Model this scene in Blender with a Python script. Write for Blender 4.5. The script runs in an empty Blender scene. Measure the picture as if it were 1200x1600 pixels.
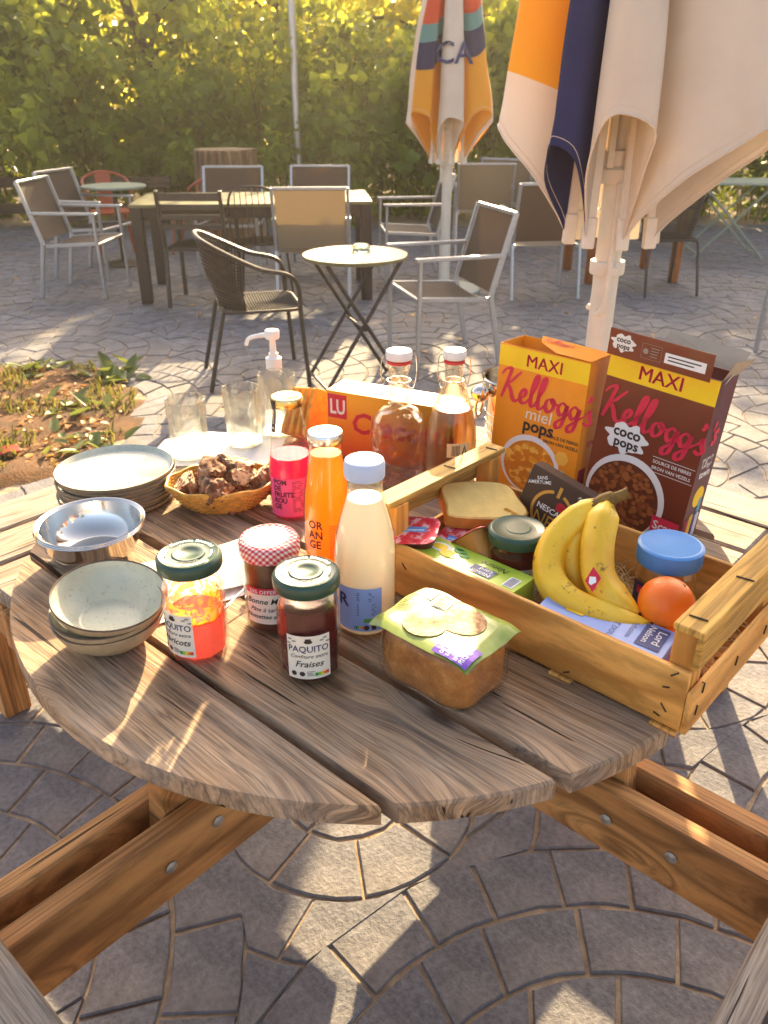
import bpy, math, random, numpy as np
from math import sin, cos, pi, radians, atan2, hypot, sqrt
from mathutils import Vector, Matrix, noise as mnoise
random.seed(11)
rng = np.random.default_rng(7)
SC = bpy.context.scene
COL = SC.collection

# ---------------------------------------------------------------- camera
cam_d = bpy.data.cameras.new('camera')
cam = bpy.data.objects.new('camera', cam_d); COL.objects.link(cam)
cam.location = (0, 0, 1.48)
cam.rotation_euler = (radians(90 - 27.17), 0, 0)
cam_d.sensor_fit = 'VERTICAL'; cam_d.sensor_height = 36; cam_d.sensor_width = 27
cam_d.lens = 1270 * 36 / 1600
cam_d.clip_start = .05; cam_d.clip_end = 600
cam_d.dof.use_dof = True; cam_d.dof.focus_distance = 1.35; cam_d.dof.aperture_fstop = 8.0
SC.camera = cam

# ---------------------------------------------------------------- sky, sun, exposure
SUN_AZ = radians(8)        # to the right of straight ahead (+Y)
SUN_EL = radians(24)
world = bpy.data.worlds.new('World'); SC.world = world; world.use_nodes = True
wn = world.node_tree.nodes; wl = world.node_tree.links
sky = wn.new('ShaderNodeTexSky'); sky.sky_type = 'NISHITA'; sky.sun_disc = False
sky.sun_elevation = SUN_EL; sky.sun_rotation = SUN_AZ; sky.air_density = .7; sky.dust_density = 5.0; sky.ozone_density = .3
bg = wn['Background']; bg.inputs['Strength'].default_value = .15
tint = wn.new('ShaderNodeMix'); tint.data_type = 'RGBA'; tint.blend_type = 'MULTIPLY'; tint.inputs['Factor'].default_value = 1; tint.inputs[7].default_value = (1, .92, .81, 1)   # warm morning air
wl.new(sky.outputs[0], tint.inputs[6]); wl.new(tint.outputs[2], bg.inputs[0])
sd = bpy.data.lights.new('sun', 'SUN'); sd.energy = 4.9; sd.angle = radians(.5); sd.color = (1, .76, .43)
sun = bpy.data.objects.new('sun', sd); COL.objects.link(sun)
sdir = Vector((sin(SUN_AZ) * cos(SUN_EL), cos(SUN_AZ) * cos(SUN_EL), sin(SUN_EL)))
sun.rotation_euler = sdir.to_track_quat('Z', 'Y').to_euler()
sun.location = sdir * 40
vs = SC.view_settings
vs.view_transform = 'Standard'; vs.look = 'None'; vs.gamma = 1; vs.exposure = 1.98; vs.use_curve_mapping = False
SC.render.engine = 'CYCLES'
cy = SC.cycles
cy.use_denoising = True; cy.caustics_refractive = False; cy.caustics_reflective = False
cy.max_bounces = 10; cy.transmission_bounces = 10; cy.transparent_max_bounces = 16; cy.glossy_bounces = 5; cy.diffuse_bounces = 4
cy.sample_clamp_indirect = 6

# ---------------------------------------------------------------- materials
def lin(h):
    if not isinstance(h, str): return tuple(h)
    h = h.lstrip('#'); r = []
    for i in (0, 2, 4):
        x = int(h[i:i+2], 16) / 255
        r.append(x / 12.92 if x <= .04045 else ((x + .055) / 1.055) ** 2.4)
    return tuple(r)

class NT:
    def __init__(s, name):
        s.m = bpy.data.materials.new(name); s.m.use_nodes = True
        s.n = s.m.node_tree.nodes; s.l = s.m.node_tree.links
        s.bs = s.n['Principled BSDF']; s.out = s.n['Material Output']
    def new(s, t, **k):
        x = s.n.new('ShaderNode' + t)
        for a, b in k.items(): setattr(x, a, b)
        return x
    def link(s, a, b): s.l.new(a, b)
    def coord(s, kind='Object', scale=(1, 1, 1), rnd=False):
        tc = s.new('TexCoord'); mp = s.new('Mapping'); mp.inputs['Scale'].default_value = scale
        s.link(tc.outputs[kind], mp.inputs['Vector'])
        if rnd:
            oi = s.new('ObjectInfo'); mu = s.new('Math', operation='MULTIPLY'); mu.inputs[1].default_value = 37
            s.link(oi.outputs['Random'], mu.inputs[0]); cb = s.new('CombineXYZ')
            for i in range(3): s.link(mu.outputs[0], cb.inputs[i])
            s.link(cb.outputs[0], mp.inputs['Location'])
        return mp.outputs['Vector']
    def noise(s, vec, scale, detail=4, rough=.55, dist=0):
        x = s.new('TexNoise'); x.inputs['Scale'].default_value = scale; x.inputs['Detail'].default_value = detail
        x.inputs['Roughness'].default_value = rough; x.inputs['Distortion'].default_value = dist
        s.link(vec, x.inputs['Vector']); return x.outputs['Fac']
    def ramp(s, fac, stops):
        x = s.new('ValToRGB'); e = x.color_ramp.elements
        while len(e) < len(stops): e.new(.5)
        for i, (p, c) in enumerate(stops):
            e[i].position = p; e[i].color = (*lin(c), 1) if not (isinstance(c, (int, float))) else (c, c, c, 1)
        s.link(fac, x.inputs['Fac']); return x.outputs['Color']
    def mix(s, fac, a, b, mode='MIX'):
        x = s.new('Mix', data_type='RGBA', blend_type=mode)
        for sock, v in ((x.inputs['Factor'], fac), (x.inputs[6], a), (x.inputs[7], b)):
            if hasattr(v, 'is_linked') or hasattr(v, 'links'): s.link(v, sock)
            elif isinstance(v, (int, float)): sock.default_value = v
            else: sock.default_value = (*lin(v), 1)
        return x.outputs[2]
    def bump(s, h, strength, dist=.002):
        x = s.new('Bump'); x.inputs['Strength'].default_value = strength; x.inputs['Distance'].default_value = dist
        s.link(h, x.inputs['Height']); s.link(x.outputs[0], s.bs.inputs['Normal']); return x.outputs[0]
    def set(s, **k):
        for a, b in k.items():
            i = s.bs.inputs[a.replace('_', ' ')]
            if hasattr(b, 'links'): s.link(b, i)
            elif isinstance(b, (tuple, str)): i.default_value = (*lin(b), 1)
            else: i.default_value = b
    def translucent(s, fac, col):
        t = s.new('BsdfTranslucent'); mx = s.new('MixShader'); mx.inputs[0].default_value = fac
        if hasattr(col, 'links'): s.link(col, t.inputs['Color'])
        else: t.inputs['Color'].default_value = (*lin(col), 1)
        s.link(s.bs.outputs[0], mx.inputs[1]); s.link(t.outputs[0], mx.inputs[2]); s.link(mx.outputs[0], s.out.inputs['Surface'])

def scl(c, k): return tuple(min(1, x * k) for x in lin(c))

def pm(name, col, rough=.5, metal=0., var=.12, scale=30, bump=0., bscale=250, bdist=.001, spec=.5, coat=0., trl=0., trlcol=None, rnd=False, sss=0.):
    t = NT(name); v = t.coord(rnd=rnd)
    n = t.noise(v, scale)
    c = t.ramp(n, [(.3, scl(col, 1 - var)), (.7, scl(col, 1 + var))])
    t.set(Base_Color=c, Roughness=rough, Metallic=metal)
    t.bs.inputs['Specular IOR Level'].default_value = spec
    if coat: t.bs.inputs['Coat Weight'].default_value = coat; t.bs.inputs['Coat Roughness'].default_value = .08
    if sss: t.bs.inputs['Subsurface Weight'].default_value = sss; t.bs.inputs['Subsurface Radius'].default_value = (.06, .045, .03)
    if bump: t.bump(t.noise(v, bscale, 3), bump, bdist)
    if trl: t.translucent(trl, trlcol if trlcol is not None else c)
    return t.m

def wood(name, light, mid, dark, grain=60, rough=.75, bump=.5, grey=0., knots=.6, greycol='#9a938c', kz=3., ring=.75):
    """long axis of the piece = local X"""
    t = NT(name); v = t.coord(scale=(1, 1, 1), rnd=True)
    vk = t.new('TexVoronoi'); vk.inputs['Scale'].default_value = 1
    vk.voronoi_dimensions = '2D'; sk_ = t.new('SeparateXYZ'); t.link(v, sk_.inputs[0]); yz_ = t.new('Math', operation='ADD'); t.link(sk_.outputs['Y'], yz_.inputs[0]); t.link(sk_.outputs['Z'], yz_.inputs[1])
    ck = t.new('CombineXYZ'); kx = t.new('Math', operation='MULTIPLY'); kx.inputs[1].default_value = 2.2; ky = t.new('Math', operation='MULTIPLY'); ky.inputs[1].default_value = 5.5
    t.link(sk_.outputs['X'], kx.inputs[0]); t.link(yz_.outputs[0], ky.inputs[0]); t.link(kx.outputs[0], ck.inputs['X']); t.link(ky.outputs[0], ck.inputs['Y']); t.link(ck.outputs[0], vk.inputs['Vector'])
    kd = t.new('MapRange'); kd.inputs['From Min'].default_value = 0; kd.inputs['From Max'].default_value = .34; kd.inputs['To Min'].default_value = 1; kd.inputs['To Max'].default_value = 0
    kd.interpolation_type = 'SMOOTHSTEP'
    t.link(vk.outputs['Distance'], kd.inputs['Value'])
    # warp across the grain near knots and by slow noise
    slow = t.noise(v, 2.2, 2)
    sx = t.new('SeparateXYZ'); t.link(v, sx.inputs[0])
    a = t.new('Math', operation='MULTIPLY_ADD'); t.link(slow, a.inputs[0]); a.inputs[1].default_value = .02; t.link(sx.outputs['Y'], a.inputs[2])
    b = t.new('Math', operation='MULTIPLY_ADD'); t.link(kd.outputs[0], b.inputs[0]); b.inputs[1].default_value = .035 * knots; t.link(a.outputs[0], b.inputs[2])
    cb = t.new('CombineXYZ'); xs = t.new('Math', operation='MULTIPLY'); xs.inputs[1].default_value = .035; t.link(sx.outputs['X'], xs.inputs[0])
    t.link(xs.outputs[0], cb.inputs['X']); t.link(b.outputs[0], cb.inputs['Y'])
    zz = t.new('Math', operation='MULTIPLY'); zz.inputs[1].default_value = .2; t.link(sx.outputs['Z'], zz.inputs[0]); t.link(zz.outputs[0], cb.inputs['Z'])
    g1 = t.noise(cb.outputs[0], grain, 5, .6)
    g2 = t.noise(cb.outputs[0], grain * 5, 5, .7)
    c = t.ramp(g1, [(.30, dark), (.45, mid), (.62, light)])
    fine = t.ramp(g2, [(.36, .45), (.5, .9), (.60, 1.1)])
    c = t.mix(.75, c, fine, 'MULTIPLY')
    g3 = t.noise(cb.outputs[0], grain * .55, 3, .5); ln = t.ramp(g3, [(.40, 0.), (.425, ring), (.45, 0.), (.50, 0.), (.52, ring), (.54, 0.), (.59, 0.), (.61, ring), (.63, 0.)])
    c = t.mix(ln, c, scl(dark, .8))
    if grey:
        gm = t.noise(v, 5, 4); gr = t.ramp(gm, [(.35, 0.), (.65, 1.)])
        gf = t.new('Math', operation='MULTIPLY'); gf.inputs[1].default_value = grey; t.link(gr, gf.inputs[0])
        gc = t.mix(.8, greycol, fine, 'MULTIPLY')
        c = t.mix(gf.outputs[0], c, gc)
    kc = t.new('MapRange'); kc.inputs['From Min'].default_value = .025; kc.inputs['From Max'].default_value = .085; kc.inputs['To Min'].default_value = knots; kc.inputs['To Max'].default_value = 0
    t.link(vk.outputs['Distance'], kc.inputs['Value'])
    c = t.mix(kc.outputs[0], c, scl(dark, .6))
    # drying cracks along the grain
    cr = t.noise(cb.outputs[0], grain * 1.6, 2, .4); crm = t.ramp(cr, [(.285, 1.), (.305, 0.)])
    c = t.mix(crm, c, scl(dark, .28))
    t.set(Base_Color=c, Roughness=rough); t.bs.inputs['Specular IOR Level'].default_value = .3
    hh = t.mix(.5, g1, g2); hm = t.mix(crm, hh, (0, 0, 0))
    t.bump(hm, bump, .004)
    return t.m

def thin_glass(name, tint=(.97, .985, .97), rough=.02):
    t = NT(name); tr = t.new('BsdfTransparent'); tr.inputs[0].default_value = (*tint, 1)
    gl = t.new('BsdfGlossy'); gl.inputs['Roughness'].default_value = rough
    fr = t.new('LayerWeight'); fr.inputs['Blend'].default_value = .5
    pw_ = t.new('Math', operation='POWER'); pw_.inputs[1].default_value = 2.6; t.link(fr.outputs['Facing'], pw_.inputs[0]); fm = t.new('Math', operation='MULTIPLY_ADD'); fm.inputs[1].default_value = .85; fm.inputs[2].default_value = .04; t.link(pw_.outputs[0], fm.inputs[0])
    v = t.coord(); nz = t.noise(v, 60, 2); bp = t.new('Bump'); bp.inputs['Strength'].default_value = .15; bp.inputs['Distance'].default_value = .003
    t.link(nz, bp.inputs['Height']); t.link(bp.outputs[0], gl.inputs['Normal']); t.link(bp.outputs[0], fr.inputs['Normal'])
    mx = t.new('MixShader'); t.link(fm.outputs[0], mx.inputs[0]); t.link(tr.outputs[0], mx.inputs[1]); t.link(gl.outputs[0], mx.inputs[2])
    t.link(mx.outputs[0], t.out.inputs['Surface']); return t.m

def real_glass(name, tint=(1, 1, 1), bump=0., bscale=40, facet=False):
    t = NT(name); t.set(Base_Color=tuple(tint), Roughness=.01); t.bs.inputs['Transmission Weight'].default_value = 1; t.bs.inputs['IOR'].default_value = 1.46
    v = t.coord()
    if facet:
        vo = t.new('TexVoronoi'); vo.inputs['Scale'].default_value = bscale; t.link(v, vo.inputs['Vector']); t.bump(vo.outputs['Distance'], bump, .01)
    else: t.bump(t.noise(v, bscale, 1), max(bump, .05), .004)
    return t.m

def mixed_glass(name, tint=(.98, .99, .98), k=.35, bump=.1, bscale=40, facet=False):
    t = NT(name); v = t.coord(); bp = t.new('Bump'); bp.inputs['Strength'].default_value = bump; bp.inputs['Distance'].default_value = .01 if facet else .004
    if facet:
        vo = t.new('TexVoronoi'); vo.inputs['Scale'].default_value = bscale; t.link(v, vo.inputs['Vector']); t.link(vo.outputs['Distance'], bp.inputs['Height'])
    else: t.link(t.noise(v, bscale, 1), bp.inputs['Height'])
    tr = t.new('BsdfTransparent'); tr.inputs[0].default_value = (*tint, 1); gl = t.new('BsdfGlossy'); gl.inputs['Roughness'].default_value = .02
    fr = t.new('LayerWeight'); fr.inputs['Blend'].default_value = .5
    pw_ = t.new('Math', operation='POWER'); pw_.inputs[1].default_value = 3.6; t.link(fr.outputs['Facing'], pw_.inputs[0]); fm = t.new('Math', operation='MULTIPLY_ADD'); fm.inputs[1].default_value = .8; fm.inputs[2].default_value = .025; t.link(pw_.outputs[0], fm.inputs[0])
    rf = t.new('BsdfGlass'); rf.inputs['IOR'].default_value = 1.3; rf.inputs['Roughness'].default_value = .01; rf.inputs['Color'].default_value = (*tint, 1)
    for x in (gl, fr, rf): t.link(bp.outputs[0], x.inputs['Normal'])
    m1 = t.new('MixShader'); t.link(fm.outputs[0], m1.inputs[0]); t.link(tr.outputs[0], m1.inputs[1]); t.link(gl.outputs[0], m1.inputs[2])
    m2 = t.new('MixShader'); m2.inputs[0].default_value = k; t.link(m1.outputs[0], m2.inputs[1]); t.link(rf.outputs[0], m2.inputs[2]); t.link(m2.outputs[0], t.out.inputs['Surface']); return t.m

def leaf_mat(name, c1, c2, c3, trl=.5, tcol='#c9d23a'):
    t = NT(name); g = t.new('NewGeometry')
    c = t.ramp(g.outputs['Random Per Island'], [(.0, c1), (.5, c2), (1, c3)])
    t.set(Base_Color=c, Roughness=.45); t.bs.inputs['Specular IOR Level'].default_value = .4
    tc = t.mix(.65, c, tcol); t.translucent(trl, tc); return t.m

# ---------------------------------------------------------------- geometry helpers
def crom(pts, n=6, closed=False):
    P = [Vector(p) for p in pts]; out = []; N = len(P)
    rngk = range(N if closed else N - 1)
    for i in rngk:
        p0 = P[i - 1] if (i > 0 or closed) else P[0] * 2 - P[1]
        p1, p2 = P[i], P[(i + 1) % N]
        p3 = P[(i + 2) % N] if (i + 2 < N or closed) else P[-1] * 2 - P[-2]
        for k in range(n):
            t = k / n; t2 = t * t; t3 = t2 * t
            out.append(.5 * ((2 * p1) + (-p0 + p2) * t + (2 * p0 - 5 * p1 + 4 * p2 - p3) * t2 + (-p0 + 3 * p1 - 3 * p2 + p3) * t3))
    if not closed: out.append(P[-1].copy())
    return out

class MB:
    def __init__(s): s.v = []; s.f = []; s.mi = []
    def add(s, vs_, fs, mi=0, mat=None):
        b = len(s.v)
        if mat is not None: vs_ = [mat @ Vector(p) for p in vs_]
        s.v += [tuple(p) for p in vs_]; s.f += [tuple(i + b for i in q) for q in fs]; s.mi += [mi] * len(fs); return s
    def box(s, c, size, bev=0., mi=0, mat=None):
        hx, hy, hz = (q / 2 for q in size)
        if not bev:
            vs_ = [(c[0] + a * hx, c[1] + b * hy, c[2] + d * hz) for a in (-1, 1) for b in (-1, 1) for d in (-1, 1)]
            return s.add(vs_, [(0, 1, 3, 2), (4, 6, 7, 5), (0, 4, 5, 1), (2, 3, 7, 6), (0, 2, 6, 4), (1, 5, 7, 3)], mi, mat)
        vs_ = []; ix = {}
        h = (hx, hy, hz)
        for a in (-1, 1):
            for b in (-1, 1):
                for d in (-1, 1):
                    sg = (a, b, d)
                    for ax in range(3):
                        p = [c[k] + sg[k] * (h[k] if k == ax else h[k] - bev) for k in range(3)]
                        ix[(sg, ax)] = len(vs_); vs_.append(p)
        fs = []
        for ax in range(3):
            o1, o2 = [k for k in range(3) if k != ax]
            for sg in (-1, 1):
                q = []
                for (p, r) in ((-1, -1), (1, -1), (1, 1), (-1, 1)):
                    g = [0, 0, 0]; g[ax] = sg; g[o1] = p; g[o2] = r; q.append(ix[(tuple(g), ax)])
                fs.append(tuple(q))
            for p in (-1, 1):
                for r in (-1, 1):
                    g1 = [0, 0, 0]; g1[o1] = p; g1[o2] = r; g2 = list(g1); g1[ax] = -1; g2[ax] = 1
                    fs.append((ix[(tuple(g1), o1)], ix[(tuple(g2), o1)], ix[(tuple(g2), o2)], ix[(tuple(g1), o2)]))
        for a in (-1, 1):
            for b in (-1, 1):
                for d in (-1, 1): fs.append(tuple(ix[((a, b, d), k)] for k in range(3)))
        return s.add(vs_, fs, mi, mat)
    def bar(s, p, q, w, h, bev=0., mi=0, up=(0, 0, 1)):
        p = Vector(p); q = Vector(q); d = q - p; L = d.length; x = d / L; upv = Vector(up)
        if abs(x.dot(upv)) > .98: upv = Vector((0, 1, 0))
        y = upv.cross(x).normalized(); z = x.cross(y)
        m = Matrix((x, y, z)).transposed().to_4x4(); m.translation = (p + q) / 2
        return s.box((0, 0, 0), (L, w, h), bev, mi, m)
    def lathe(s, prof, seg=32, c=(0, 0, 0), mi=0, mat=None, sx=1., sy=1., wob=None):
        vs_ = []; fs = []; rows = []
        for (r, z) in prof:
            if r <= 1e-6: rows.append([len(vs_)]); vs_.append((c[0], c[1], c[2] + z))
            else:
                row = []
                for k in range(seg):
                    a = 2 * pi * k / seg; rr = r * (wob(a, z) if wob else 1)
                    row.append(len(vs_)); vs_.append((c[0] + rr * sx * cos(a), c[1] + rr * sy * sin(a), c[2] + z))
                rows.append(row)
        for A, B in zip(rows, rows[1:]):
            for k in range(seg):
                k2 = (k + 1) % seg
                if len(A) == 1 and len(B) == 1: continue
                if len(A) == 1: fs.append((A[0], B[k2], B[k]))
                elif len(B) == 1: fs.append((A[k], A[k2], B[0]))
                else: fs.append((A[k], A[k2], B[k2], B[k]))
        return s.add(vs_, fs, mi, mat)
    def tube(s, pts, r, seg=8, caps=True, mi=0, closed=False, flat=1.):
        P = [Vector(p) for p in pts]; n = len(P)
        R = r if isinstance(r, (list, tuple)) else [r] * n
        vs_ = []; fs = []; prev = None
        for i, p in enumerate(P):
            t = ((P[(i + 1) % n] if (i + 1 < n or closed) else P[i]) - (P[i - 1] if (i > 0 or closed) else P[i])).normalized()
            if prev is None:
                a = Vector((0, 0, 1)) if abs(t.z) < .9 else Vector((1, 0, 0)); prev = t.cross(a).normalized()
            x = (prev - t * prev.dot(t)); x = x.normalized() if x.length > 1e-6 else t.orthogonal().normalized()
            y = t.cross(x); prev = x
            for k in range(seg):
                a = 2 * pi * k / seg; vs_.append(p + (x * cos(a) + y * sin(a) * flat) * R[i])
        for i in range(n if closed else n - 1):
            j = (i + 1) % n
            for k in range(seg):
                k2 = (k + 1) % seg; fs.append((i * seg + k, i * seg + k2, j * seg + k2, j * seg + k))
        if caps and not closed:
            fs.append(tuple(range(seg))[::-1]); fs.append(tuple((n - 1) * seg + k for k in range(seg)))
        return s.add(vs_, fs, mi)
    def grid(s, rows, mi=0, closed=False, mif=None):
        nr = len(rows); nc = len(rows[0]); vs_ = [p for r in rows for p in r]; b = len(s.v)
        s.v += [tuple(p) for p in vs_]
        for i in range(nr - 1):
            for j in range(nc if closed else nc - 1):
                j2 = (j + 1) % nc
                s.f.append((b + i * nc + j, b + i * nc + j2, b + (i + 1) * nc + j2, b + (i + 1) * nc + j)); s.mi.append(mif(i, j) if mif else mi)
        return s
    def prism(s, outline, z0, z1, inset=0., mi=0, mat=None):
        """vertical prism; outline counter-clockwise; the top edge is rounded off by inset"""
        n = len(outline); cx = sum(p[0] for p in outline) / n; cy_ = sum(p[1] for p in outline) / n
        rings = [(z0, 0.), (z1 - inset, 0.), (z1, inset)] if inset else [(z0, 0.), (z1, 0.)]
        vs_ = []
        for z, ins in rings:
            for (x, y) in outline:
                dx, dy = cx - x, cy_ - y; l = hypot(dx, dy) or 1
                vs_.append((x + dx / l * ins, y + dy / l * ins, z))
        fs = []
        for r in range(len(rings) - 1):
            for k in range(n):
                k2 = (k + 1) % n; fs.append((r * n + k, r * n + k2, (r + 1) * n + k2, (r + 1) * n + k))
        fs.append(tuple(range(n))[::-1]); fs.append(tuple((len(rings) - 1) * n + k for k in range(n)))
        return s.add(vs_, fs, mi, mat)
    def mesh(s, name, mats, smooth=35):
        me = bpy.data.meshes.new(name); me.from_pydata(s.v, [], s.f)
        for m in (mats if isinstance(mats, (list, tuple)) else [mats]): me.materials.append(m)
        if any(s.mi): me.polygons.foreach_set('material_index', s.mi)
        if smooth:
            me.polygons.foreach_set('use_smooth', [True] * len(me.polygons)); me.set_sharp_from_angle(angle=radians(smooth))
        me.update(); return me
    def build(s, name, mats, parent=None, smooth=35, loc=None, rot=None):
        o = bpy.data.objects.new(name, s.mesh(name, mats, smooth)); COL.objects.link(o); o.parent = parent
        if loc is not None: o.location = loc
        if rot is not None: o.rotation_euler = rot
        return o

def tag(o, label=None, cat=None, group=None, kind=None):
    for k, v in (('label', label), ('category', cat), ('group', group), ('kind', kind)):
        if v: o[k] = v
    return o
def thing(name, label, cat, loc=(0, 0, 0), rz=0., group=None, rot=None):
    o = bpy.data.objects.new(name, None); COL.objects.link(o); o.location = loc
    o.rotation_euler = rot if rot is not None else (0, 0, rz); o.empty_display_size = .05
    return tag(o, label, cat, group)
def copy_tree(o, parent=None):
    c = o.copy(); COL.objects.link(c); c.parent = parent
    for ch in o.children: copy_tree(ch, c)
    return c
def rrect(w, h, r, n=4):
    out = []
    for (cx, cy_, a0) in ((w / 2 - r, h / 2 - r, 0), (-w / 2 + r, h / 2 - r, 90), (-w / 2 + r, -h / 2 + r, 180), (w / 2 - r, -h / 2 + r, 270)):
        for k in range(n + 1):
            a = radians(a0 + 90 * k / n); out.append((cx + r * cos(a), cy_ + r * sin(a)))
    return out

# printing: flat pieces and lettering laid on a surface through a map (x, y, h) -> local point
def flat(O, ex, ey):
    O = Vector(O); ex = Vector(ex).normalized(); ey = Vector(ey).normalized(); n = ex.cross(ey)
    return lambda x, y, h=.0004: O + ex * x + ey * y + n * h
def around(r, a0=0., z0=0.):
    """round a vertical cylinder; x runs to the right as seen from outside at angle a0"""
    rf = r if callable(r) else (lambda z: r)
    return lambda x, y, h=.0004: Vector(((rf(z0 + y) + h) * cos(a0 + x / rf(z0 + y)), (rf(z0 + y) + h) * sin(a0 + x / rf(z0 + y)), z0 + y))
def prnt(parent, name, fn, polys, mat, h=.0004):
    mb = MB()
    for P in polys:
        mb.add([fn(x, y, h) for x, y in P], [tuple(range(len(P)))])
    return mb.build(name, mat, parent, smooth=0)
def patch(parent, name, fn, x0, x1, y0, y1, mat, nx=12, ny=2, h=.0003):
    rows = [[fn(x0 + (x1 - x0) * i / nx, y0 + (y1 - y0) * j / ny, h) for i in range(nx + 1)] for j in range(ny + 1)]
    return MB().grid(rows).build(name, mat, parent)
def circ(x, y, r, n=24, ry=None, a0=0, a1=2 * pi):
    ry = ry or r
    return [(x + r * cos(a0 + (a1 - a0) * k / n), y + ry * sin(a0 + (a1 - a0) * k / n)) for k in range(n + (0 if a1 - a0 > 6.28 else 1))]
def rect(x0, y0, x1, y1): return [(x0, y0), (x1, y0), (x1, y1), (x0, y1)]
def text_polys(body, size, x=0, y=0, align='LEFT', bold=0., shear=0., sx=1., rot=0., space=1., fat=0.):
    if fat: return [p for k_ in (-1, -.33, .33, 1) for p in text_polys(body, size, x + k_ * fat * size * cos(rot), y + k_ * fat * size * sin(rot), align, 0., shear, sx, rot, space)]
    cu = bpy.data.curves.new('lettering', 'FONT'); cu.body = body; cu.size = size; cu.align_x = align; cu.offset = bold * size; cu.shear = shear
    cu.space_character = space; cu.resolution_u = 2; cu.fill_mode = 'FRONT'
    o = bpy.data.objects.new('lettering', cu); COL.objects.link(o)
    dg = bpy.context.evaluated_depsgraph_get(); me = o.evaluated_get(dg).to_mesh()
    V = [(v.co.x * sx, v.co.y) for v in me.vertices]; F = [tuple(p.vertices) for p in me.polygons]
    o.evaluated_get(dg).to_mesh_clear(); bpy.data.objects.remove(o); bpy.data.curves.remove(cu)
    cr, sr = cos(rot), sin(rot)
    return [[(x + V[i][0] * cr - V[i][1] * sr, y + V[i][0] * sr + V[i][1] * cr) for i in f] for f in F]
def stroke_polys(strokes, w, x=0, y=0, k=1., shear=0., rot=0., nib=radians(35), contrast=.55, n=6):
    """pen lettering: smooth strokes of a broad nib, as quads"""
    out = []; cr, sr = cos(rot), sin(rot)
    for st in strokes:
        P = crom([(a, b, 0) for a, b in st], n); L = []
        for i, p in enumerate(P):
            t = (P[min(i + 1, len(P) - 1)] - P[max(i - 1, 0)]); a = atan2(t.y, t.x)
            ww = w * (1 - contrast + contrast * abs(sin(a - nib))) * (.55 + .45 * min(1, 4 * i / len(P), 4 * (len(P) - 1 - i) / len(P) + .35))
            nx, ny = -sin(a) * ww / 2, cos(a) * ww / 2; L.append(((p.x + nx, p.y + ny), (p.x - nx, p.y - ny)))
        for (a, b), (c_, d) in zip(L, L[1:]): out.append([b, d, c_, a])
    def tr(q):
        X = (q[0] + q[1] * shear) * k; Y = q[1] * k; return (x + X * cr - Y * sr, y + X * sr + Y * cr)
    return [[tr(q) for q in P] for P in out]
# ================================================================ the ground and the paving
C0 = Vector((-.012, 1.326, 0)); TROT = radians(-42); TZ = .74
M_joint = pm('joint_earth', (.33, .25, .17), .95, var=.35, scale=25, bump=.6, bscale=180, bdist=.004)
tj = NT('stamped_concrete')
v = tj.coord('Object', rnd=False); big = tj.noise(v, 1.3, 3); mid = tj.noise(v, 9, 5, .65); fin = tj.noise(v, 70, 4, .7)
oi = tj.new('ObjectInfo'); gg = tj.new('NewGeometry')
c = tj.ramp(mid, [(.25, (.155, .145, .150)), (.5, (.235, .225, .232)), (.72, (.33, .315, .315))])
c = tj.mix(.7, c, tj.ramp(fin, [(.3, .5), (.7, 1.2)]), 'MULTIPLY'); c = tj.mix(tj.ramp(tj.noise(v, 3.1, 5, .7), [(.56, 0.), (.72, .55)]), c, (.40, .38, .37))
c = tj.mix(tj.ramp(big, [(.45, 0.), (.75, .6)]), c, (.26, .20, .14))
c = tj.mix(.5, c, tj.ramp(gg.outputs['Random Per Island'], [(0, .72), (1, 1.12)]), 'MULTIPLY')
stn = tj.noise(v, 4.2, 2); c = tj.mix(tj.ramp(stn, [(.66, 0.), (.72, .55)]), c, (.12, .085, .06))
c = tj.mix(1., c, (.80, .82, .86), 'MULTIPLY'); tj.set(Base_Color=c, Roughness=.8); tj.bs.inputs['Specular IOR Level'].default_value = .35
tj.bump(tj.mix(.4, mid, fin), .9, .008)
M_paver = tj.m

g = MB(); g.add([(-150, -60, -.007), (150, -60, -.007), (150, 250, -.007), (-150, 250, -.007)], [(0, 1, 2, 3)])
tag(g.build('ground', M_joint, smooth=0), 'brown earth ground under the paving and the hedge', 'ground', kind='structure')

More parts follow.
